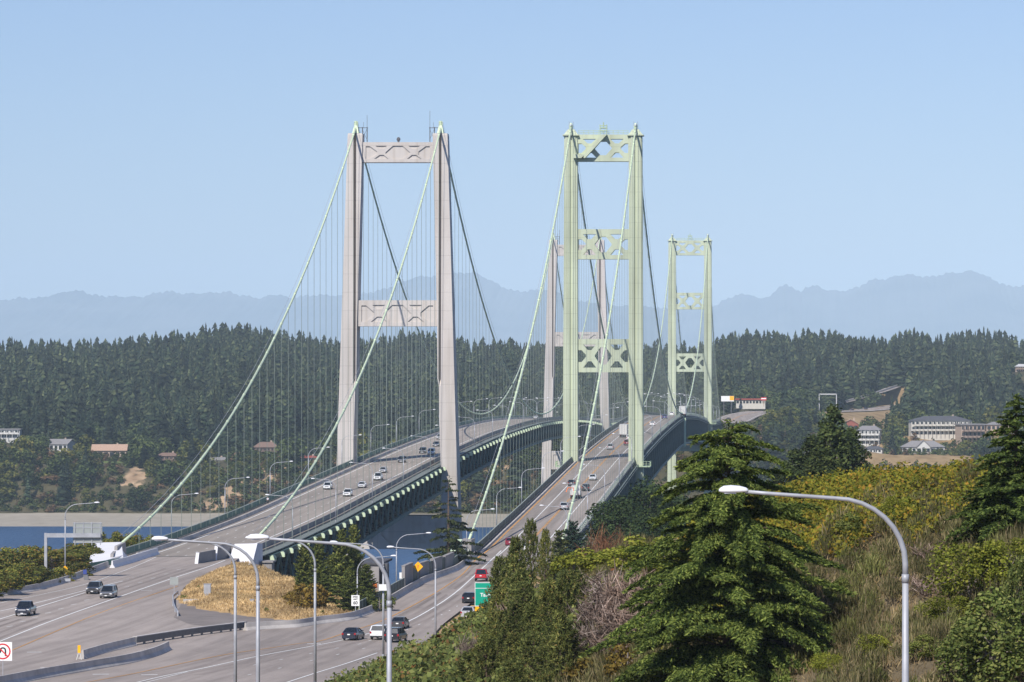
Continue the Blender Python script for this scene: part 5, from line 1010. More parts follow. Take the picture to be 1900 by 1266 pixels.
def conifer(h, r, whorls, nb, dens, leaf, mat, label, group=None, asp=.42, rise=.15, droop=.45, base=.08, prof=.85, open_=0, upright=.0, bark='bark', name='fir_tree', cat='tree', tips=1.0, wid=.34):
    t = thing(name, label, cat, group=group); m = MB()
    m.tube([(0, 0, -.8), (0, 0, h*.5), (0, 0, h*.97)], [h*.022+.05, h*.013+.03, .02], 8)
    Pc, Tn, Nn, Sz = [], [], [], []
    for w in range(whorls):
        tt = base+(1-base)*(w/whorls)**.92; z0 = h*tt; L0 = r*((1-tt)/(1-base))**prof+.06*r
        n = max(3, int(nb*(1-.45*tt)))
        for k in range(n):
            if rng.random() < open_: continue
            a = 2*PI*(k+rng.random()*.7)/n+w*2.4; L = L0*(.62+.5*rng.random()); zz = z0+h/whorls*(rng.random()-.5)
            d = np.array((math.cos(a), math.sin(a), 0)); lat = np.array((-d[1], d[0], 0)); rs = rise*(.6+.8*rng.random())+upright*tt; dr = droop*(.6+.8*rng.random())
            f = lambda u: L*(rs*u-dr*u*u)
            if L > .8: m.tube([(0, 0, zz), tuple(d*L*.5+np.array((0, 0, zz+f(.5)))), tuple(d*L*.95+np.array((0, 0, zz+f(.95))))], [.02+L*.012, .012+L*.007, .006], 4, cap=False)
            N = int(dens*L*L*.55+dens*L*.45)+4; u = .12+.9*rng.random(N)**.75; wdt = wid*L*(1.08-u)*(.35+1.2*np.minimum(u, .5)); s = (rng.random(N)*2-1); 
            # side twigs: leaves gather along ribs that leave the branch at an angle
            rib = np.round(u*9)/9; u2 = np.where(rng.random(N) < .8, rib+np.abs(s)*.12+.03*rn(N, 1)[:, 0], u)
            p = d*(L*u2)[:, None]+lat*(s*wdt)[:, None]; p[:, 2] += zz+L*(rs*u2-dr*u2*u2)-np.abs(s)*wdt*.28+rn(N, 1)[:, 0]*.03*L**.5+.02
            Pc.append(p); Tn.append(d+lat*(np.sign(s)*.8)[:, None]+np.array((0, 0, rs-2*dr*.6+upright*1.2))+.35*rn(N)); nn = np.array((0, 0, .8))+.75*rn(N)+d*.45; Nn.append(nn); Sz.append(leaf*(.7+.6*rng.random(N)))
    # leader
    N = int(dens*1.2); p = rn(N)*np.array((.05, .05, .10))*r*.6; p[:, 2] = h*(.90+.115*rng.random(N)); Pc.append(p); Tn.append(rn(N)*.5+np.array((0, 0, 1))); Nn.append(rn(N)); Sz.append(leaf*(.7+.5*rng.random(N)))
    Pc, Tn, Nn, Sz = map(np.concatenate, (Pc, Tn, Nn, Sz))
    m.build('trunk', bark, t); fol('crown', [kites(Pc, Sz, Sz*asp, Nn, Tn)], mat, t); return t
def broadleaf(h, rx, rz, ncl, per, leaf, mat, label, group=None, clear=.2, columnar=False, name='leafy_tree', cat='tree', bark='bark_grey', trunk=True):
    t = thing(name, label, cat, group=group); m = MB(); cz = h-rz
    m.tube([(0, 0, -1), (.02*h, 0, h*.35), (0, .02*h, h*.75)], [h*.022+.06, h*.015+.04, .03], 8)
    cs = []
    for k in range(ncl):
        v = rng.standard_normal(3); v /= np.linalg.norm(v); q = .45+.55*rng.random()**.5
        c = np.array((v[0]*rx*q, v[1]*rx*q, cz+v[2]*rz*q)); 
        if columnar: c[:2] *= (1-.42*max(0, v[2]*q))
        cr = rx*(.22+.20*rng.random())*(1 if not columnar else .8); cs.append((c, cr))
        if k % 3 == 0: m.tube([(0, 0, h*(.25+.3*rng.random())), tuple(c*.6+np.array((0, 0, cz*.35))), tuple(c)], [.012*h, .006*h, .01], 5, cap=False)
    out = []
    for c, cr in cs:
        v = rn(per); v /= np.linalg.norm(v, axis=1, keepdims=True); v[:, 2] = np.abs(v[:, 2])*np.where(rng.random(per) < .75, 1, -1); p = c+v*cr*(.55+.5*rng.random(per))[:, None]*np.array((1, 1, .8 if not columnar else 1.5))
        s = leaf*(.7+.6*rng.random(per)); out.append(kites(p, s, s*.7, v+.6*rn(per)+np.array((0, 0, .35)), rn(per)))
    m.build('trunk', bark, t); fol('crown', out, mat, t); return t
def settle(t, px, d, top_py=None, h=None, sc=None, sink=0, rz=None, z=None):
    x = X_of(px, d); g = float(zg(x, d)) if z is None else z; t.location = (x, d, g-sink)
    if top_py is not None: k = (Z_of(top_py, d)-g+sink)/h; t.scale = (sc or k, sc or k, k)
    t.rotation_euler = (0, 0, rng.random()*6 if rz is None else rz); return t
_dd = np.arange(98, 470, 1.5)
def gd(px, py):                  # distance at which the ground is first seen at a pixel
    zz = zg(X_of(px, _dd), _dd); k = np.where(HZ+(CZ-zz)*F/_dd <= py)[0]; return float(_dd[k[0]]) if len(k) else 440.0
def plant(t, px, base_py, top_py, h, s=1.0, **k): return settle(t, px, gd(px, base_py), top_py, h, s, **k)
# ---- the big fir and the conifers round it ----
hero = conifer(11.5, 4.7, 25, 12, 175, .19, 'fir_near', 'big dark green fir filling the middle right, behind the head of the large street lamp', rise=.34, droop=.42, base=.02, prof=.42, wid=.36, asp=.30)
settle(hero, 1352, 150, 786, 11.5, 1.0, 0, 1.0)
rt = conifer(8, 2.6, 26, 10, 95, .20, 'fir_near', 'dark conifer cut off by the right edge, above the brown broom bushes', rise=.22, droop=.40, base=.03, prof=.75, wid=.46); plant(rt, 1886, 1010, 735, 8, 1.0)
rt = conifer(5, 1.9, 18, 9, 95, .2, 'fir_near', 'lower dark conifer leaning out of the orange thicket near the right edge', rise=.2, droop=.4, base=.02, prof=.75, wid=.46); plant(rt, 1838, 1000, 870, 5, 1.0)
def pine(h, r, nt, needles, seed, top=.5):   # tufts of needles at the branch ends, gaps between
    g = np.random.default_rng(seed); t = thing('pine_tree', '', 'tree'); m = MB(); m.tube([(0, 0, -.8), (.1, 0, h*.5), (0, 0, h*.95)], [.12, .08, .02], 7)
    u = g.random(nt)**.85; a = g.random(nt)*6.28; lob = .72+.22*np.sin(3*a+u*5+seed)+.16*np.sin(5*a-u*9)
    R_ = r*(1-u)**top*lob*(.35+.65*g.random(nt)**.45)+.08; c = np.stack([R_*np.cos(a), R_*np.sin(a), h*(.06+.93*u)], 1)
    for k in range(0, nt, 5): m.tube([(0, 0, max(.1, c[k, 2]-R_[k]*.6)), tuple(c[k]*np.array((.55, .55, 1))-np.array((0, 0, R_[k]*.25))), tuple(c[k])], [.035, .022, .008], 4, cap=False)
    ax = np.stack([np.cos(a)*.75, np.sin(a)*.75, .55+.9*u], 1)+.25*g.standard_normal((nt, 3)); ax /= np.linalg.norm(ax, axis=1, keepdims=True)
    ii = np.repeat(np.arange(nt), needles); q = g.random(len(ii)); dv = ax[ii]*.9+.75*g.standard_normal((len(ii), 3)); dv /= np.linalg.norm(dv, axis=1, keepdims=True)
    L = .30*(.7+.6*g.random(len(ii))); p = c[ii]+ax[ii]*((q-.5)*.42)[:, None]+dv*(L*.45)[:, None]
    m.build('trunk', 'bark', t); fol('crown', [kites(p, L, .075, g.standard_normal((len(ii), 3)), dv)], 'pine_near', t); return t
pines = [pine(6, 2.1, 330, 20, 1, .45), pine(6, 1.8, 300, 20, 2, .6), pine(6, 2.4, 340, 20, 3, .35)]
PN = [(928, 1175, 1036, .62, 'olive pine whose twigs cover the right half of the green exit sign'), (956, 1172, 1000, .7, 'olive pine rising beside the green exit sign, with a thin pale tip'), (985, 1112, 966, .40, 'slim pine with pointed top in front of the green bridge roadway'), (1012, 1112, 985, .38, 'slim pine just right of the tallest slim one'), (945, 1195, 1075, .7, 'bushy pine behind the exit sign above the pale dead twigs')]
for b_ in range(1105, 1330, 21):
    for x_ in range(880, 1150, 27):
        x = x_+rng.integers(-11, 12); b2 = b_+rng.integers(-9, 10); lim = np.interp(x, [870, 915, 930, 960, 1000, 1050, 1100, 1150, 1200], [1215, 1165, 1080, 1040, 1070, 1058, 1066, 1100, 1140])
        if x > 1070-.05*(b2-1105): continue
        d = gd(x, b2); tp = max(lim, b2-(2.5+2.0*rng.random())*F/d)
        if rng.random() < .42: continue
        if b2-tp > 45: PN.append((x, b2, tp, .5+.2*rng.random(), 'bushy olive pine on the bank between the exit sign and the big fir'))
for k, (px, bp_, tp, s, lab) in enumerate(PN):
    o = pines[k] if k < 3 else dup(pines[k % 3]); plant(o, px, bp_, tp, 6, s); tag(o, lab, None, 'olive pines on the near bank')
sp = conifer(10, 3.2, 24, 10, 45, .38, 'spruce_blue', 'blue green spruce in front of the right edge of the green bridge roadway', rise=.35, droop=.2, base=.02, prof=.6, upright=.3, name='spruce_tree', wid=.5); settle(sp, 1062, 560, 970, 10, 1.1)
sp = conifer(10, 2.6, 20, 10, 45, .38, 'pine_near', 'smaller green conifer leaning on the left side of the blue green spruce', rise=.35, droop=.2, base=.02, prof=.6, upright=.3, name='spruce_tree', wid=.5); settle(sp, 1038, 545, 985, 10, 1.0)
sp = conifer(10, 2.0, 18, 9, 45, .38, 'spruce_blue', 'short spruce just right of the blue green one, before the dark bridge side', rise=.35, droop=.2, base=.02, prof=.6, upright=.3, name='spruce_tree', wid=.5); settle(sp, 1088, 540, 1010, 10, .9)
lay = conifer(19, 7.4, 19, 7, 9, .62, 'conifer_open', 'tall open conifer with flat layered branches before the foot of the concrete tower', rise=.10, droop=.16, base=.10, prof=.75, open_=.22, name='cedar_tree', wid=.38, bark='bark'); settle(lay, 832, 690, 885, 19, 1.0, z=46.5)
ced = [conifer(11, 1.75, 34, 10, 34, .40, 'cedar_near', '', rise=.9, droop=.35, base=.02, prof=.55, upright=.9, name='cedar_tree', wid=.5), conifer(11, 2.1, 30, 10, 34, .40, 'cedar_near', '', rise=.8, droop=.45, base=.02, prof=.62, upright=.7, name='cedar_tree', wid=.5)]
for k, (px, d, tp, s, lab) in enumerate(((565, 545, 1008, .95, 'columnar cedar at the left end of the row, above the dry mound'), (592, 540, 998, .85, 'thin brownish topped cedar, second from the left in the row'), (616, 548, 1030, 1.0, 'darker and shorter cedar in the middle of the row'), (634, 536, 984, .95, 'tallest cedar of the row, with a pointed top against the dark truss'),
    (657, 540, 976, .95, 'tall cedar right of the tallest, beside the water'), (680, 528, 1048, .9, 'cedar at the right end of the row, against the old grey building'), (648, 515, 1060, .9, 'low cedar in front, right behind the speed limit sign'), (600, 522, 1068, 1.05, 'low dark cedar in front of the left half of the row'))):
    o = ced[k] if k < 2 else dup(ced[k % 2]); settle(o, px, d, tp, 11, s, .3); tag(o, lab, None, 'row of cedars beside the curve')
gb = broadleaf(3.2, 2.6, 1.6, 26, 110, .34, 'ochre_leaf', 'ochre yellow bush at the foot of the cedars above the curved barrier', name='shrub', cat='shrub'); settle(gb, 572, 512, 1088, 3.2, 1.1, .3)
gb2 = dup(gb, label='ochre yellow bush right beside the dry mound, left of the other ochre bush'); settle(gb2, 552, 520, 1100, 3.2, .8, .2)
gv = broadleaf(3.0, 2.2, 1.5, 22, 100, .32, 'shrub_leaf', 'light green bush between the cedars and the curve fence', name='shrub', cat='shrub'); settle(gv, 704, 520, 1098, 3, 1.0, .2)
# ---- broadleaf trees behind the right bank ----
dk = broadleaf(24, 7.5, 8, 80, 150, .62, 'dark_leaf', 'big round dark tree below the right side of the green bridge', name='leafy_tree'); settle(dk, 1200, 640, 903, 24, 1.0)
o = dup(dk, label='dark round tree left of the biggest one, touching the bridge truss'); settle(o, 1146, 600, 935, 24, .78); o = dup(dk, label='dark round tree right of the biggest one, partly behind the fir'); settle(o, 1252, 560, 925, 24, .8); o = dup(dk, label='lower dark tree filling the gap beneath the round dark trees'); settle(o, 1180, 520, 985, 24, .6)
pop = broadleaf(22, 3.0, 9.8, 120, 110, .42, 'poplar_leaf', 'tallest of the poplar like trees behind the orange thicket', columnar=True, name='poplar_tree'); settle(pop, 1546, 440, 757, 22, 1.1)
for px, d, tp, s, lab in ((1582, 446, 800, .95, 'poplar right beside the tallest one'), (1507, 450, 812, 1.15, 'poplar left of the tallest one'), (1475, 440, 838, 1.0, 'poplar left in the group, next to the fir'), (1445, 430, 872, .9, 'short poplar half hidden by the fir'), (1600, 425, 868, .9, 'short poplar at the right end of the poplar group'), (1528, 425, 830, 1.1, 'bushy poplar in front of the tallest one')):
    o = dup(pop, label=lab); settle(o, px, d, tp, 22, s)
# ---- thickets (ground cover nobody could count) ----
def scatter(n, x0, x1, y0, y1, keep):
    x = x0+(x1-x0)*rng.random(n); y = y0+(y1-y0)*rng.random(n); k = keep(x, y); return x[k], y[k]
def lump(x, y, f=1.0): return .5+.25*np.sin(x*1.35*f+2*np.sin(y*.31*f))+.25*np.sin(y*.9*f+1.7*np.sin(x*.53*f))
def thicket(name, label, cat, n, box, keep, hgt, leaf, mat, vert=.0, asp=.7, f=1.0, depth=.6):
    x, y = scatter(n, *box, keep); H = hgt(x, y)*(.45+.55*lump(x, y, f)+.12*rn(len(x), 1)[:, 0]); z = zg(x, y)+H*(1-depth*rng.random(len(x))**1.6); s = leaf*(.6+.8*rng.random(len(x)))
    nn = rn(len(x))*.7+np.array((-.2, -.35, .8)); tt = rn(len(x))
    if vert: nn = rn(len(x))*np.array((1, 1, .15)); tt = np.array((0, 0, 1.0))+rn(len(x))*vert; s = s*(.6+.8*rng.random(len(x)))
    o = fol(name, [kites(np.stack([x, y, z], 1), s, s*asp, nn, tt)], mat); return tag(o, label, cat, kind='stuff')
S = lambda x, y: x-BR(np.clip(y, -80, 720))
thicket('bramble_thicket', 'bright green bramble thicket on the slope between the motorway and the pines', 'brambles', 300000, (-46, -4, 180, 430), lambda x, y: (S(x, y) > 1.2+.8*np.sin(y*.3)) & (S(x, y) < np.where(y < 300, 19, 16)+2*np.sin(y*.21)) & (y < 400+2*np.sin(x)), lambda x, y: np.clip((S(x, y)-.6)/3, .1, 1)*np.where((np.abs(proj(x, y, 60)[0]-893) < 34) & (y > 262), .6, np.where(proj(x, y, 60)[0] > 770, 1.9, 2.3)), .30, 'bramble_leaf', f=.62)
thicket('orange_thicket', 'yellow and orange leaved thicket covering the hill crest behind the large lamp', 'thicket', 170000, (-6, 24, 158, 212), lambda x, y: (y > 161+2.5*np.sin(x*.8)+1.5*np.sin(x*2.1)) & (S(x, y) > 17), lambda x, y: np.full_like(x, 1.25), .17, 'autumn_leaf', f=1.3)
def clumps(name, label, cat, n, box, keep, per, h, w, mat, spread=.45, hj=.5):
    x, y = scatter(n, *box, keep); n = len(x); z = zg(x, y); hh = h*(.5+hj*rng.random(n))*(.65+.5*lump(x, y, .8)); r = hh*.55
    i = np.repeat(np.arange(n), per); a = rng.random(len(i))*6.28; q = rng.random(len(i))**.6; tip = np.stack([x[i]+np.cos(a)*q*r[i], y[i]+np.sin(a)*q*r[i], z[i]+hh[i]*(1.05-.45*q*q)*(.75+.3*rng.random(len(i)))], 1)
    L = hh[i]*(.22+.3*rng.random(len(i))); tn = np.stack([np.cos(a)*q*spread, np.sin(a)*q*spread, np.ones(len(i))], 1)+.22*rn(len(i)); tn /= np.linalg.norm(tn, axis=1, keepdims=True)
    c = tip-tn*L[:, None]*.5*(1+1.5*rng.random(len(i))[:, None]**2); nn = rn(len(i))*np.array((1, 1, .3)); o = fol(name, [kites(c, L, w*(.6+.8*rng.random(len(i))), nn, tn)], mat); return tag(o, label, cat, kind='stuff')
clumps('broom_scrub', 'brown green broom scrub on the slope left and right of the large lamp pole', 'broom scrub', 2300, (-16, 26, 100, 172), lambda x, y: (S(x, y) > 7) & (y < 172), 170, 1.6, .035, 'broom_stem')
clumps('green_broom', 'greener broom bushes scattered through the brown scrub on the slope', 'broom scrub', 700, (-16, 26, 100, 172), lambda x, y: (S(x, y) > 7), 150, 1.5, .04, 'broom_green')
thicket('dry_grass', 'dry golden grass on the mound between the two roadways', 'dry grass', 120000, (-106, -58, 495, 690), lambda x, y: in_poly(x, y, MOUND) & (edge_dist(x, y, MOUND) > .35), lambda x, y: np.full_like(x, .42), .40, 'dry_grass', .7, .22, .5, .9)
thicket('dry_grass', 'pale dry grass and weeds between the bushes of the near bank', 'dry grass', 70000, (-46, 26, 96, 420), lambda x, y: (S(x, y) > .8) & (S(x, y) < 40), lambda x, y: np.full_like(x, .4), .3, 'dry_grass', .6, .10, 1.0, .9)
thicket('dry_grass', 'short dry grass on the brown slope around the large lamp', 'dry grass', 80000, (-14, 26, 112, 178), lambda x, y: S(x, y) > 6, lambda x, y: np.full_like(x, .45), .30, 'grass_brown', .7, .13, 1.0, .9)
thicket('dry_grass', 'strip of dry grass and weeds behind the left barrier at the fence', 'dry grass', 9000, (-128, -116, 470, 690), lambda x, y: (AL(y)-x > .9) & (AL(y)-x < 3.6), lambda x, y: np.full_like(x, .4), .5, 'dry_grass', .35, .16, 1.0, .9)
clumps('weeds', 'green weeds and low bushes round the edge of the dry grass mound', 'weeds', 260, (-106, -58, 495, 660), lambda x, y: in_poly(x, y, MOUND) & (edge_dist(x, y, MOUND) > .6) & (edge_dist(x, y, MOUND) < 3.4) & (np.sin(x*.35)+np.sin(y*.21+1) > .1), 70, .95, .10, 'shrub_leaf')
# ---- single shrubs ----
def twigs(n, h, r, mat, label, name='bare_shrub'):
    Pc, Tn, L = [], [], []
    for k in range(n):
        a = rng.random()*6.28; q = r*rng.random()**.6; top = np.array((math.cos(a)*q, math.sin(a)*q, h*(.55+.5*rng.random()))); b = top*np.array((.25, .25, 0))
        mid = (b+top)/2+rn(1)[0]*.12*h*.4
        for p, q2 in ((b, mid), (mid, top)): Pc.append((p+q2)/2); Tn.append(q2-p); L.append(np.linalg.norm(q2-p)*1.05)
        for j in range(3):
            s = mid+(top-mid)*rng.random(); e = s+rn(1)[0]*.16*h+np.array((0, 0, .14*h)); Pc.append((s+e)/2); Tn.append(e-s); L.append(np.linalg.norm(e-s))
    Pc, Tn, L = np.array(Pc), np.array(Tn), np.array(L); t = fol(name, [kites(Pc, L, .035+.012*L, rn(len(L)), Tn), kites(Pc, L, .035+.012*L, rn(len(L)), Tn)], mat); return tag(t, label, 'shrub')
tw0 = twigs(240, 2.6, 1.7, 'dead_twig', ''); TW = [(1148, 1165, 1085, 'grey pink bare shrub, leftmost beside the olive pines'), (1183, 1170, 1075, 'tall grey pink bare shrub in the middle of the dead patch'), (1220, 1165, 1085, 'grey pink bare shrub touching the big fir'), (1165, 1205, 1125, 'lower bare shrub below the tall dead one'), (1203, 1205, 1128, 'lower bare shrub beside the big fir'), (1140, 1135, 1068, 'bare shrub at the back under the yellow leaved shrubs')]
for k, (px, bp_, tp, lab) in enumerate(TW): o = tw0 if k == 0 else dup(tw0); plant(o, px, bp_, tp, 2.6, 1.0); tag(o, lab, None, 'dead shrubs beside the fir')
for px, bp_, tp, q in ((1118, 1190, 1120, .9), (1150, 1240, 1180, .8), (1108, 1225, 1165, .8), (1095, 1150, 1092, .8)): o = dup(tw0, label='low grey brown bare shrub between the olive pines and the big fir', group='dead shrubs beside the fir'); plant(o, px, bp_, tp, 2.6, q)
clumps('bank_broom', 'olive brown broom bushes filling the bank between the pines and the big fir', 'broom scrub', 420, (-20, -2, 150, 250), lambda x, y: (S(x, y) > 10) & (np.abs(proj(x, y, zg(x, y))[0]-1140) < 75), 170, 1.7, .045, 'broom_stem')
o = dup(tw0, label='tangle of pale dead branches below the exit sign among the pines'); plant(o, 958, 1215, 1130, 2.6, .6); o = dup(tw0, label='pale dead stems standing left of the lowest pines'); plant(o, 880, 1262, 1190, 2.6, .6)
yl = broadleaf(3, 1.8, 1.1, 20, 90, .26, 'yellow_leaf', '', name='yellow_shrub', cat='shrub')
for k, (px, d, tp, s, lab) in enumerate(((1065, 1085, 1030, .8, 'yellow leaved shrub left of the others above the pines'), (1108, 1080, 1022, .9, 'bright yellow shrub second from left above the dead twigs'), (1150, 1078, 1020, 1.0, 'bright yellow shrub in the middle above the dead twigs'), (1180, 1080, 1028, .8, 'yellow shrub at the right end beside the fir'), (1205, 1070, 1000, .9, 'pale yellow green shrub behind the left side of the fir'), (1232, 1082, 1030, .8, 'yellow shrub tucked under the left branches of the fir'))):
    o = yl if k == 0 else dup(yl); plant(o, px, d, tp, 3, s); tag(o, lab, None, 'yellow shrubs on the bank')
oc = broadleaf(1.6, 1.4, .9, 16, 90, .17, 'ochre_leaf', '', name='shrub', cat='shrub')
for k, (px, d, tp, s, lab) in enumerate(((1045, 1290, 1232, 1.0, 'ochre shrub at the bottom edge under the pines'), (1110, 1285, 1222, 1.0, 'ochre shrub at the bottom edge left of the fir'), (1165, 1255, 1198, .9, 'rusty ochre shrub close to the foot of the fir'), (1188, 1215, 1165, .9, 'ochre shrub halfway up left of the fir'))):
    o = oc if k == 0 else dup(oc); plant(o, px, d, tp, 1.6, s); tag(o, lab, None, 'ochre shrubs at the bottom')
lg = broadleaf(3, 1.9, 1.3, 34, 120, .15, 'yellow_leaf', 'yellow green shrub right of the large lamp pole above the dead branches', name='shrub', cat='shrub'); plant(lg, 1800, 1135, 1015, 3, .95)
o = dup(lg, label='yellow green shrub at the right edge beside the other one'); plant(o, 1868, 1110, 1005, 3, .8)
rs = broadleaf(4, 1.6, 2.0, 44, 130, .17, 'shrub_leaf', 'tall leafy green shrub in the bottom right corner', columnar=True, name='shrub', cat='shrub'); plant(rs, 1850, 1300, 1105, 4, 1.0)
o = dup(rs, label='leafy green shrub in the bottom right corner, left of the tallest'); plant(o, 1806, 1305, 1150, 4, .8); o = dup(rs, label='thin leafy shrub standing up at the very right edge'); plant(o, 1892, 1230, 1045, 4, .5)
for px, bp_, tp, q, lab in ((1668, 985, 925, .5, 'green shrub at the foot of the orange thicket left of the lamp bend'), (1580, 1010, 955, .5, 'green shrub below the left part of the orange thicket'), (1760, 1180, 1110, .55, 'yellow green shrub right of the lamp pole below the dead branches'), (1720, 1240, 1180, .45, 'low shrub just right of the lamp pole at the bottom'), (1620, 1230, 1180, .4, 'low green shrub left of the lamp pole at the bottom'), (1850, 1010, 950, .5, 'shrub below the right hand dark conifer'), (1560, 1130, 1075, .4, 'green shrub close to the right branches of the big fir')):
    o = dup(rs if px in (1580, 1720, 1560) else lg, label=lab, group='single shrubs on the slope'); plant(o, px, bp_, tp, 4 if px in (1580, 1720, 1560) else 3, q)
o = dup(lg, label='small yellow green shrub left of the large lamp pole near the bottom'); plant(o, 1535, 1262, 1215, 3, .4)
db = twigs(60, 1.6, 1.6, 'dead_twig', 'heap of pale dead branches right of the large lamp pole', 'dead_branches'); plant(db, 1742, 1060, 1012, 1.6, .9); o = dup(db, label='second heap of dead branches lower down beside the lamp pole'); plant(o, 1722, 1110, 1072, 1.6, .8)
ru = twigs(220, 4, 1.3, 'rust_needles', 'rust brown dead conifer in front of the dark bridge side'); settle(ru, 1118, 420, 1000, 4, .9); o = dup(ru, label='second rust brown dead conifer right of the first'); settle(o, 1150, 410, 1004, 4, .8); o = dup(ru, label='low rust brown shrub under the dead conifers'); settle(o, 1098, 360, 1022, 4, .9)
# ---- trees behind the left fence ----
lt = broadleaf(9, 3.4, 3.6, 44, 120, .42, 'left_leaf', '', name='leafy_tree')
k = 0
for px, d, tp, s in ((5, 600, 1022, .9), (35, 615, 1015, 1.0), (66, 640, 1012, .95), (98, 632, 1020, .9), (130, 650, 1018, .95), (150, 672, 1008, .9), (172, 690, 1002, .85), (22, 575, 1045, .8), (60, 590, 1050, .8), (100, 600, 1052, .75), (-25, 590, 1020, 1.0), (207, 720, 986, .8), (225, 735, 990, .7), (262, 760, 992, .8), (285, 775, 998, .7), (190, 705, 1006, .8), (140, 618, 1042, .7), (15, 560, 1060, .6), (45, 575, 1062, .6), (80, 590, 1060, .6), (115, 608, 1058, .6), (150, 640, 1048, .6), (-15, 545, 1068, .7)):
    o = lt if k == 0 else dup(lt); x = X_of(px, d); g = min(float(zg(x, d)), Z_of(tp, d)-4.2); g = max(g, Z_of(tp, d)-8.5); settle(o, px, d, tp, 9, s*1.1, z=g)
    tag(o, 'olive and orange leaved tree behind the dark mesh fence at left' if d < 680 else 'leafy tree top beside the lower end of the left cable', None, 'trees behind the left fence' if d < 680 else 'trees around the left anchor block'); k += 1
# ======================= the far bank =======================
def low_conifer(h, r, seed, tiers=15):
    g = np.random.default_rng(seed); Vs, Fs = [], []; o = 0
    for i in range(tiers):
        t = .10+.9*(i/tiers); R0 = r*(1-t)**(.5 if seed % 2 else .8)*(.8+.35*g.random())+.25; z = h*t; n = int(6+7*(1-t))
        a = 2*PI*(np.arange(n)+.6*g.random(n))/n+i*1.9; L = R0*(.6+.6*g.random(n)); d = np.stack([np.cos(a), np.sin(a)], 1); q = np.stack([-d[:, 1], d[:, 0]], 1); w = L*(.34+.2*g.random(n))+.2; dz = -h*.035-L*(.25+.3*g.random(n)); zz = z+h/tiers*(g.random(n)-.5)
        v = np.zeros((n, 4, 3)); v[:, 0, 2] = zz+h*.05; v[:, 1, :2] = d*(L*.55)[:, None]+q*w[:, None]; v[:, 1, 2] = zz+dz*.55; v[:, 2, :2] = d*L[:, None]; v[:, 2, 2] = zz+dz+.15*L; v[:, 3, :2] = d*(L*.55)[:, None]-q*w[:, None]; v[:, 3, 2] = zz+dz*.55
        Vs.append(v.reshape(-1, 3)); Fs.append(np.arange(n*4).reshape(-1, 4)+o); o += n*4
    a = 2*PI*np.arange(5)/5
    for z0, r0, z1, r1 in ((-1, .45, h*.15, .4), (h*.10, r*.42, h*.55, r*.26), (h*.55, r*.26, h*1.01, .03)):
        v = np.concatenate([np.stack([r0*np.cos(a), r0*np.sin(a), np.full(5, z0)], 1), np.stack([r1*np.cos(a), r1*np.sin(a), np.full(5, z1)], 1)]); Vs.append(v); Fs.append(np.array([[k, (k+1) % 5, 5+(k+1) % 5, 5+k] for k in range(5)])+o); o += 10
    return np.concatenate(Vs), np.concatenate(Fs)
LC = [low_conifer(30, r, s) for r, s in ((6.6, 1), (5.6, 2), (7.6, 3), (5.2, 4), (7.0, 5), (8.0, 6))]
KEEP = [(h[0]-h[3]*.52, h[1]-(h[5]+h[6])*F/h[2], h[0]+h[3]*.52, h[1]+1, h[2]) for h in HOUSES]+[(1330, 733, 1430, 768, 2480), (1328, 760, 1398, 806, 2350), (1518, 728, 1556, 768, 2660), (1540, 730, 1640, 772, 2700), (1640, 712, 1668, 732, 2850), (228, 866, 272, 902, 2215), (1580, 845, 1800, 860, 2255), (192, 848, 232, 858, 2240)]
def hides(px, top, base, w, d, slack=.36):
    for x0, y0, x1, y1, dk_ in KEEP:
        if d < dk_+6 and px+w*.6 > x0 and px-w*.6 < x1 and top < y1-(y1-y0)*slack and base > y0: return True
    return False
proto_c = []
for k, (V, Fq) in enumerate(LC): proto_c.append(npmesh('fir_tree', V, Fq, 'far_conifer'))
def near_road(x, y): return np.hypot(FR3[:, 0]-x, FR3[:, 1]-y).min() < 17
cand = []
for y in np.arange(2100, 3780, 13):
    for x in np.arange(X_of(-140, y), X_of(2060, y), 12+(y-2100)*.0012): cand.append((x+rng.random()*8-4, y+rng.random()*9-4.5))
cand = np.array(cand); cz = zf(cand[:, 0], cand[:, 1]); ct = cand[:, 1]-shore(cand[:, 0]); cpx, cpy = proj(cand[:, 0], cand[:, 1], cz)
sing, bulk, broad, broadf = [], [], [], []
for (x, y), z, t_, px, py in zip(cand, cz, ct, cpx, cpy):
    if near_road(x, y): continue
    if t_ < 96: continue
    onbridge = abs(x+55) < 24 and y < 2330 or abs(x+113) < 24 and y < 2310
    if onbridge and t_ > 185: continue
    if t_ < 205 or (px > 1330 and t_ < 330 and rng.random() < .75) or (px > 1370 and px < 1480 and t_ < 700 and rng.random() < .5):
        rust = t_ < 130 and rng.random() < .22
        h = (7+7*rng.random()) if t_ < 150 else 9+8*rng.random()
        if onbridge: h *= .7
        if px > 1480 and t_ < 200: h *= .8
        if hides(px, py-h*F/y, py, h*.45*F/y, y): continue
        if rng.random() < .22: h2 = 14+10*rng.random(); broad.append((x, y, z, h2, 'c')) if not hides(px, py-h2*F/y, py, 9, y) else None
        else: broad.append((x, y, z, h, 'r' if rust else ('y' if rng.random() < .33 else 'g')))
        continue
    h = 19+16*rng.random()-(3 if t_ < 330 else 0)
    if y > 3350: h += 6*np.sin(x*.021)*np.sin(x*.057+1)+(5*rng.random() if rng.random() < .06 else 0)
    if px > 1560 and t_ < 330: h *= .62
    if hides(px, py-h*F/y, py, 6*F/y, y): 
        if px > 1290 or rng.random() < .9: continue
    if rng.random() < (.14 if px < 1300 else .16+.5*(1380 < px < 1520 and t_ < 1100)): broadf.append((x, y, z, 11+8*rng.random())); continue
    (sing if y < 2440 and len(sing) < 190 else bulk).append((x, y, z, h))
def tr_mat(x, y, z, s, sz): a = rng.random()*6.28; return (x, y, z), (0, 0, a), (s, s, sz)
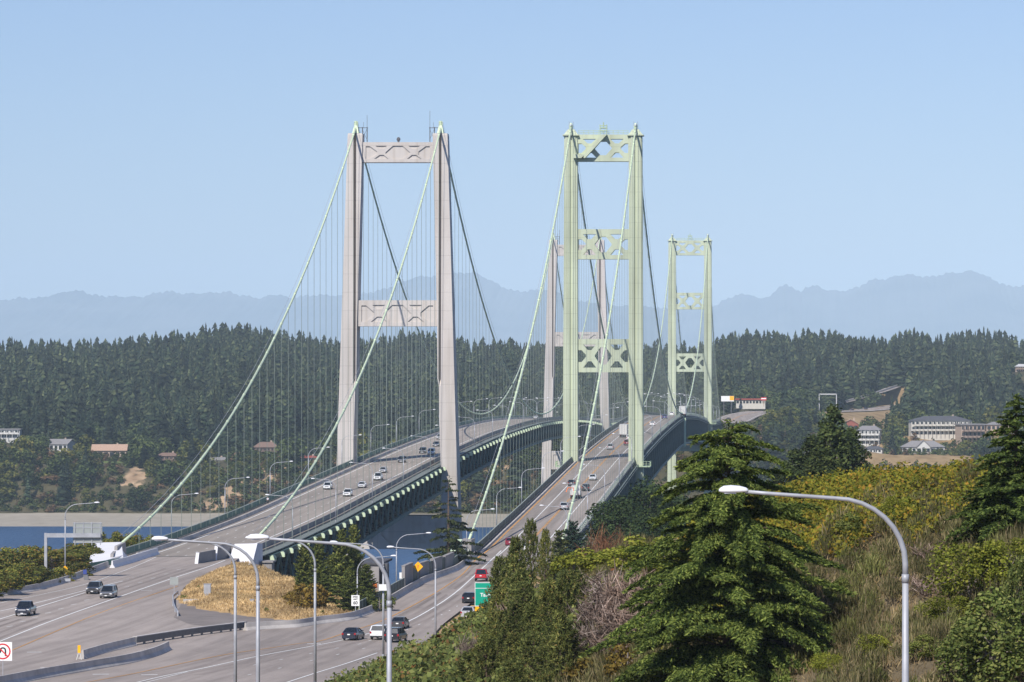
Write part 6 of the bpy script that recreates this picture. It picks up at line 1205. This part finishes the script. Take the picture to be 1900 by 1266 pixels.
for k, (x, y, z, h) in enumerate(sing):
    o = link('fir_tree', proto_c[k % 6], None, (x, y, z-.5)); s = h/30*(.85+.3*rng.random()); o.scale = (s, s, h/30); o.rotation_euler = (0, 0, rng.random()*6.28)
    tag(o, 'tall dark conifer at the front edge of the forest on the far shore', 'tree', 'front row conifers of the far forest')
Vs, Fs, off = [], [], 0
for k, (x, y, z, h) in enumerate(bulk):
    V, Fq = LC[k % 6]; a = rng.random()*6.28; s = h/30*(.85+.35*rng.random()); c_, s_ = math.cos(a)*s, math.sin(a)*s
    W = np.stack([V[:, 0]*c_-V[:, 1]*s_+x, V[:, 0]*s_+V[:, 1]*c_+y, V[:, 2]*h/30+z-.5], 1).astype(np.float32); Vs.append(W); Fs.append(Fq+off); off += len(V)
tag(link('forest', npmesh('forest', np.concatenate(Vs), np.concatenate(Fs), 'far_conifer')), 'dense dark conifer forest covering the hill across the water', 'forest', kind='stuff')
def low_broad(seed, mat, n=20, per=26, leaf=1.25):
    g = np.random.default_rng(seed); out = []
    for k in range(n):
        v = g.standard_normal(3); v /= np.linalg.norm(v); c = np.array((v[0]*3.4, v[1]*3.4, 5.6+v[2]*3.8))*np.array((1, 1, 1)); w = g.standard_normal((per, 3)); w /= np.linalg.norm(w, axis=1, keepdims=True); p = c+w*1.7
        s = leaf*(.6+.8*g.random(per)); out.append(kites(p, s, s*.75, w+.5*g.standard_normal((per, 3))+np.array((0, 0, .3)), g.standard_normal((per, 3))))
    V = np.concatenate([q[0] for q in out]); return npmesh('leafy_tree', V, np.arange(len(V)).reshape(-1, 4), mat)
LBm = {'g': [low_broad(s, 'bank_leaf') for s in (1, 2, 3)], 'y': [low_broad(s, 'bank_yellow') for s in (4, 5)], 'r': [low_broad(s, 'bank_rust') for s in (6, 7)], 'c': proto_c}
LBl = {'g': ('leafy_tree', 'dark green leafy tree on the wooded bank of the far shore', 'tree', 'green trees on the far bank'), 'y': ('leafy_tree', 'yellow green leafy tree on the wooded bank of the far shore', 'tree', 'yellow green trees on the far bank'), 'r': ('shrub', 'rust brown shrub low on the bank above the far beach', 'shrub', 'brown shrubs on the far bank'), 'c': ('fir_tree', 'single conifer among leafy trees on the far bank', 'tree', 'conifers on the far bank')}
cnt = {}; extra = {'g': [], 'y': [], 'r': [], 'c': []}
broad.sort(key=lambda b: b[1])
for x, y, z, h, kd in broad:
    k = cnt[kd] = cnt.get(kd, 0)+1
    if k > dict(g=170, y=90, r=80, c=55)[kd]: extra[kd].append((x, y, z, h)); continue
    me = LBm[kd][k % len(LBm[kd])]; nm, lab, cat, grp = LBl[kd]; H = 30 if kd == 'c' else 10.5
    o = link(nm, me, None, (x, y, z-.6)); s = h/H*(.9+.45*rng.random()); s = s if kd != 'c' else s*1.1; o.scale = (s, s, h/H); o.rotation_euler = (0, 0, rng.random()*6.28)
    if kd == 'r': o.scale = (s*1.2, s*1.2, h/H*.5)
    tag(o, lab, cat, grp)
for kd, L in extra.items():
    Vs = []
    if kd == 'c':
        for k, (x, y, z, h) in enumerate(L): o = link('fir_tree', LBm[kd][k % 6], None, (x, y, z-.6)); o.scale = (h/27, h/27, h/30); tag(o, LBl['c'][1], 'tree', LBl['c'][3])
        continue
    for k, (x, y, z, h) in enumerate(L):
        me = LBm[kd][k % len(LBm[kd])]; V = np.empty(len(me.vertices)*3, np.float32); me.vertices.foreach_get('co', V); V = V.reshape(-1, 3)*(h/(30 if kd == 'c' else 10.5)); Vs.append((V+np.array((x, y, z-.6)), me))
    if Vs:
        W = np.concatenate([v for v, _ in Vs]); tag(link('woodland', npmesh('woodland', W, np.arange(len(W)).reshape(-1, 4), {'g': 'bank_leaf', 'y': 'bank_yellow', 'r': 'bank_rust', 'c': 'far_conifer'}[kd])), 'leafy woodland behind the front trees of the far bank', 'woodland', kind='stuff')
BS = []
for y in np.arange(2166, 2330, 4.0):
    for x in np.arange(X_of(-120, y), X_of(2020, y), 5.2):
        xx, yy_ = x+rng.random()*4-2, y+rng.random()*4-2; t_ = yy_-shore(xx); z = float(zf(xx, yy_)); px, py = proj(xx, yy_, z); h = 2.4+4.4*rng.random()
        if t_ < 93 or ((abs(xx+55) < 14 or abs(xx+113) < 15) and t_ > 185) or (np.hypot((px-252)/27, (t_-130)/24) < .95 and rng.random() < .75) or hides(px, py-h*2.9, py, 6, yy_, .62) or near_road(xx, yy_) or (t_ > 190 and rng.random() < .5): continue
        BS.append((xx, yy_, z, h))
SB = [low_broad(s, 'bank_leaf', 9, 14, 1.9) for s in (11, 12, 13)]
def scrub(L, name, mat, lab, PR=None):
    PR = PR or SB
    Vs = []
    for k, (x, y, z, h) in enumerate(L):
        me = PR[k % 3]; V = np.empty(len(me.vertices)*3, np.float32); me.vertices.foreach_get('co', V); Vs.append(V.reshape(-1, 3)*np.array((h/9, h/9, h/10.5))+np.array((x, y, z-.8)))
    W = np.concatenate(Vs); tag(link(name, npmesh(name, W, np.arange(len(W)).reshape(-1, 4), mat)), lab, 'scrub', kind='stuff')
scrub(broadf, 'broadleaf_wood', 'wood_leaf', 'lighter broadleaf trees mixed into the far conifer forest', LBm['g']); scrub(BS[0::3]+BS[1::3], 'bank_scrub', 'bank_leaf', 'dark green scrub covering the bank above the far beach'); scrub(BS[2::6], 'yellow_scrub', 'bank_yellow', 'yellow green scrub scattered over the far bank'); scrub(BS[5::6], 'brown_scrub', 'bank_rust', 'brown dry scrub scattered over the far bank')
for me in SB: bpy.data.meshes.remove(me)
print('TREES', len(BS), len(sing), len(bulk), cnt)
# ======================= air, light, camera =======================
m = bpy.data.materials.new('air'); m.use_nodes = True; nt = m.node_tree; nt.nodes.clear(); out = nt.nodes.new('ShaderNodeOutputMaterial'); v = nt.nodes.new('ShaderNodeVolumePrincipled')
v.inputs['Color'].default_value = (.64, .81, .94, 1); v.inputs['Density'].default_value = 4.3e-5; v.inputs['Anisotropy'].default_value = -.36; nt.links.new(v.outputs[0], out.inputs['Volume']); MATS['air'] = m
b = MB(); b.box(-15500, 10500, -1800, 51500, -8, 1500); tag(b.build('haze', 'air'), kind='stuff')
EL, AZ = R(43), R(20)            # the sun stands behind the camera's left shoulder
sd = Vector((math.sin(AZ)*math.cos(EL), math.cos(AZ)*math.cos(EL), -math.sin(EL)))
L = bpy.data.lights.new('sun', 'SUN'); L.energy = 4.6; L.angle = R(.53); L.color = (1, .95, .88)
so = bpy.data.objects.new('sun', L); C.objects.link(so); so.rotation_euler = sd.to_track_quat('-Z', 'Y').to_euler(); so.location = (0, 0, 400)
w = bpy.data.worlds.new('World'); bpy.context.scene.world = w; w.use_nodes = True; nt = w.node_tree; bg = nt.nodes['Background']
sk = nt.nodes.new('ShaderNodeTexSky'); sk.sky_type = 'NISHITA'; sk.sun_disc = False; sk.sun_elevation = EL; sk.sun_rotation = PI+AZ; sk.air_density = 1.0; sk.dust_density = .3; sk.ozone_density = 2.0; sk.altitude = 50
nt.links.new(mix(nt, sk.outputs[0], (.80, .92, 1.26), 1.0, 'MULTIPLY'), bg.inputs[0]); bg.inputs[1].default_value = .072
cam = bpy.data.cameras.new('camera'); co = bpy.data.objects.new('camera', cam); C.objects.link(co); co.location = (0, 0, CZ); co.rotation_euler = (PI/2, 0, 0)
cam.sensor_width = 36; cam.sensor_fit = 'HORIZONTAL'; cam.lens = F/1900*36; cam.shift_x = (950-VX)/1900; cam.shift_y = (HZ-633)/1900; cam.clip_start = 1; cam.clip_end = 120000
sc = bpy.context.scene; sc.camera = co
sc.view_settings.view_transform = 'Standard'; sc.view_settings.look = 'None'; sc.view_settings.gamma = 1; sc.view_settings.exposure = .25; sc.view_settings.use_curve_mapping = False
sc.render.engine = 'CYCLES'; cy = sc.cycles; cy.max_bounces = 6; cy.diffuse_bounces = 3; cy.glossy_bounces = 2; cy.transmission_bounces = 2; cy.volume_bounces = 1; cy.use_denoising = True
cy.caustics_reflective = False; cy.caustics_refractive = False; cy.sample_clamp_indirect = 4
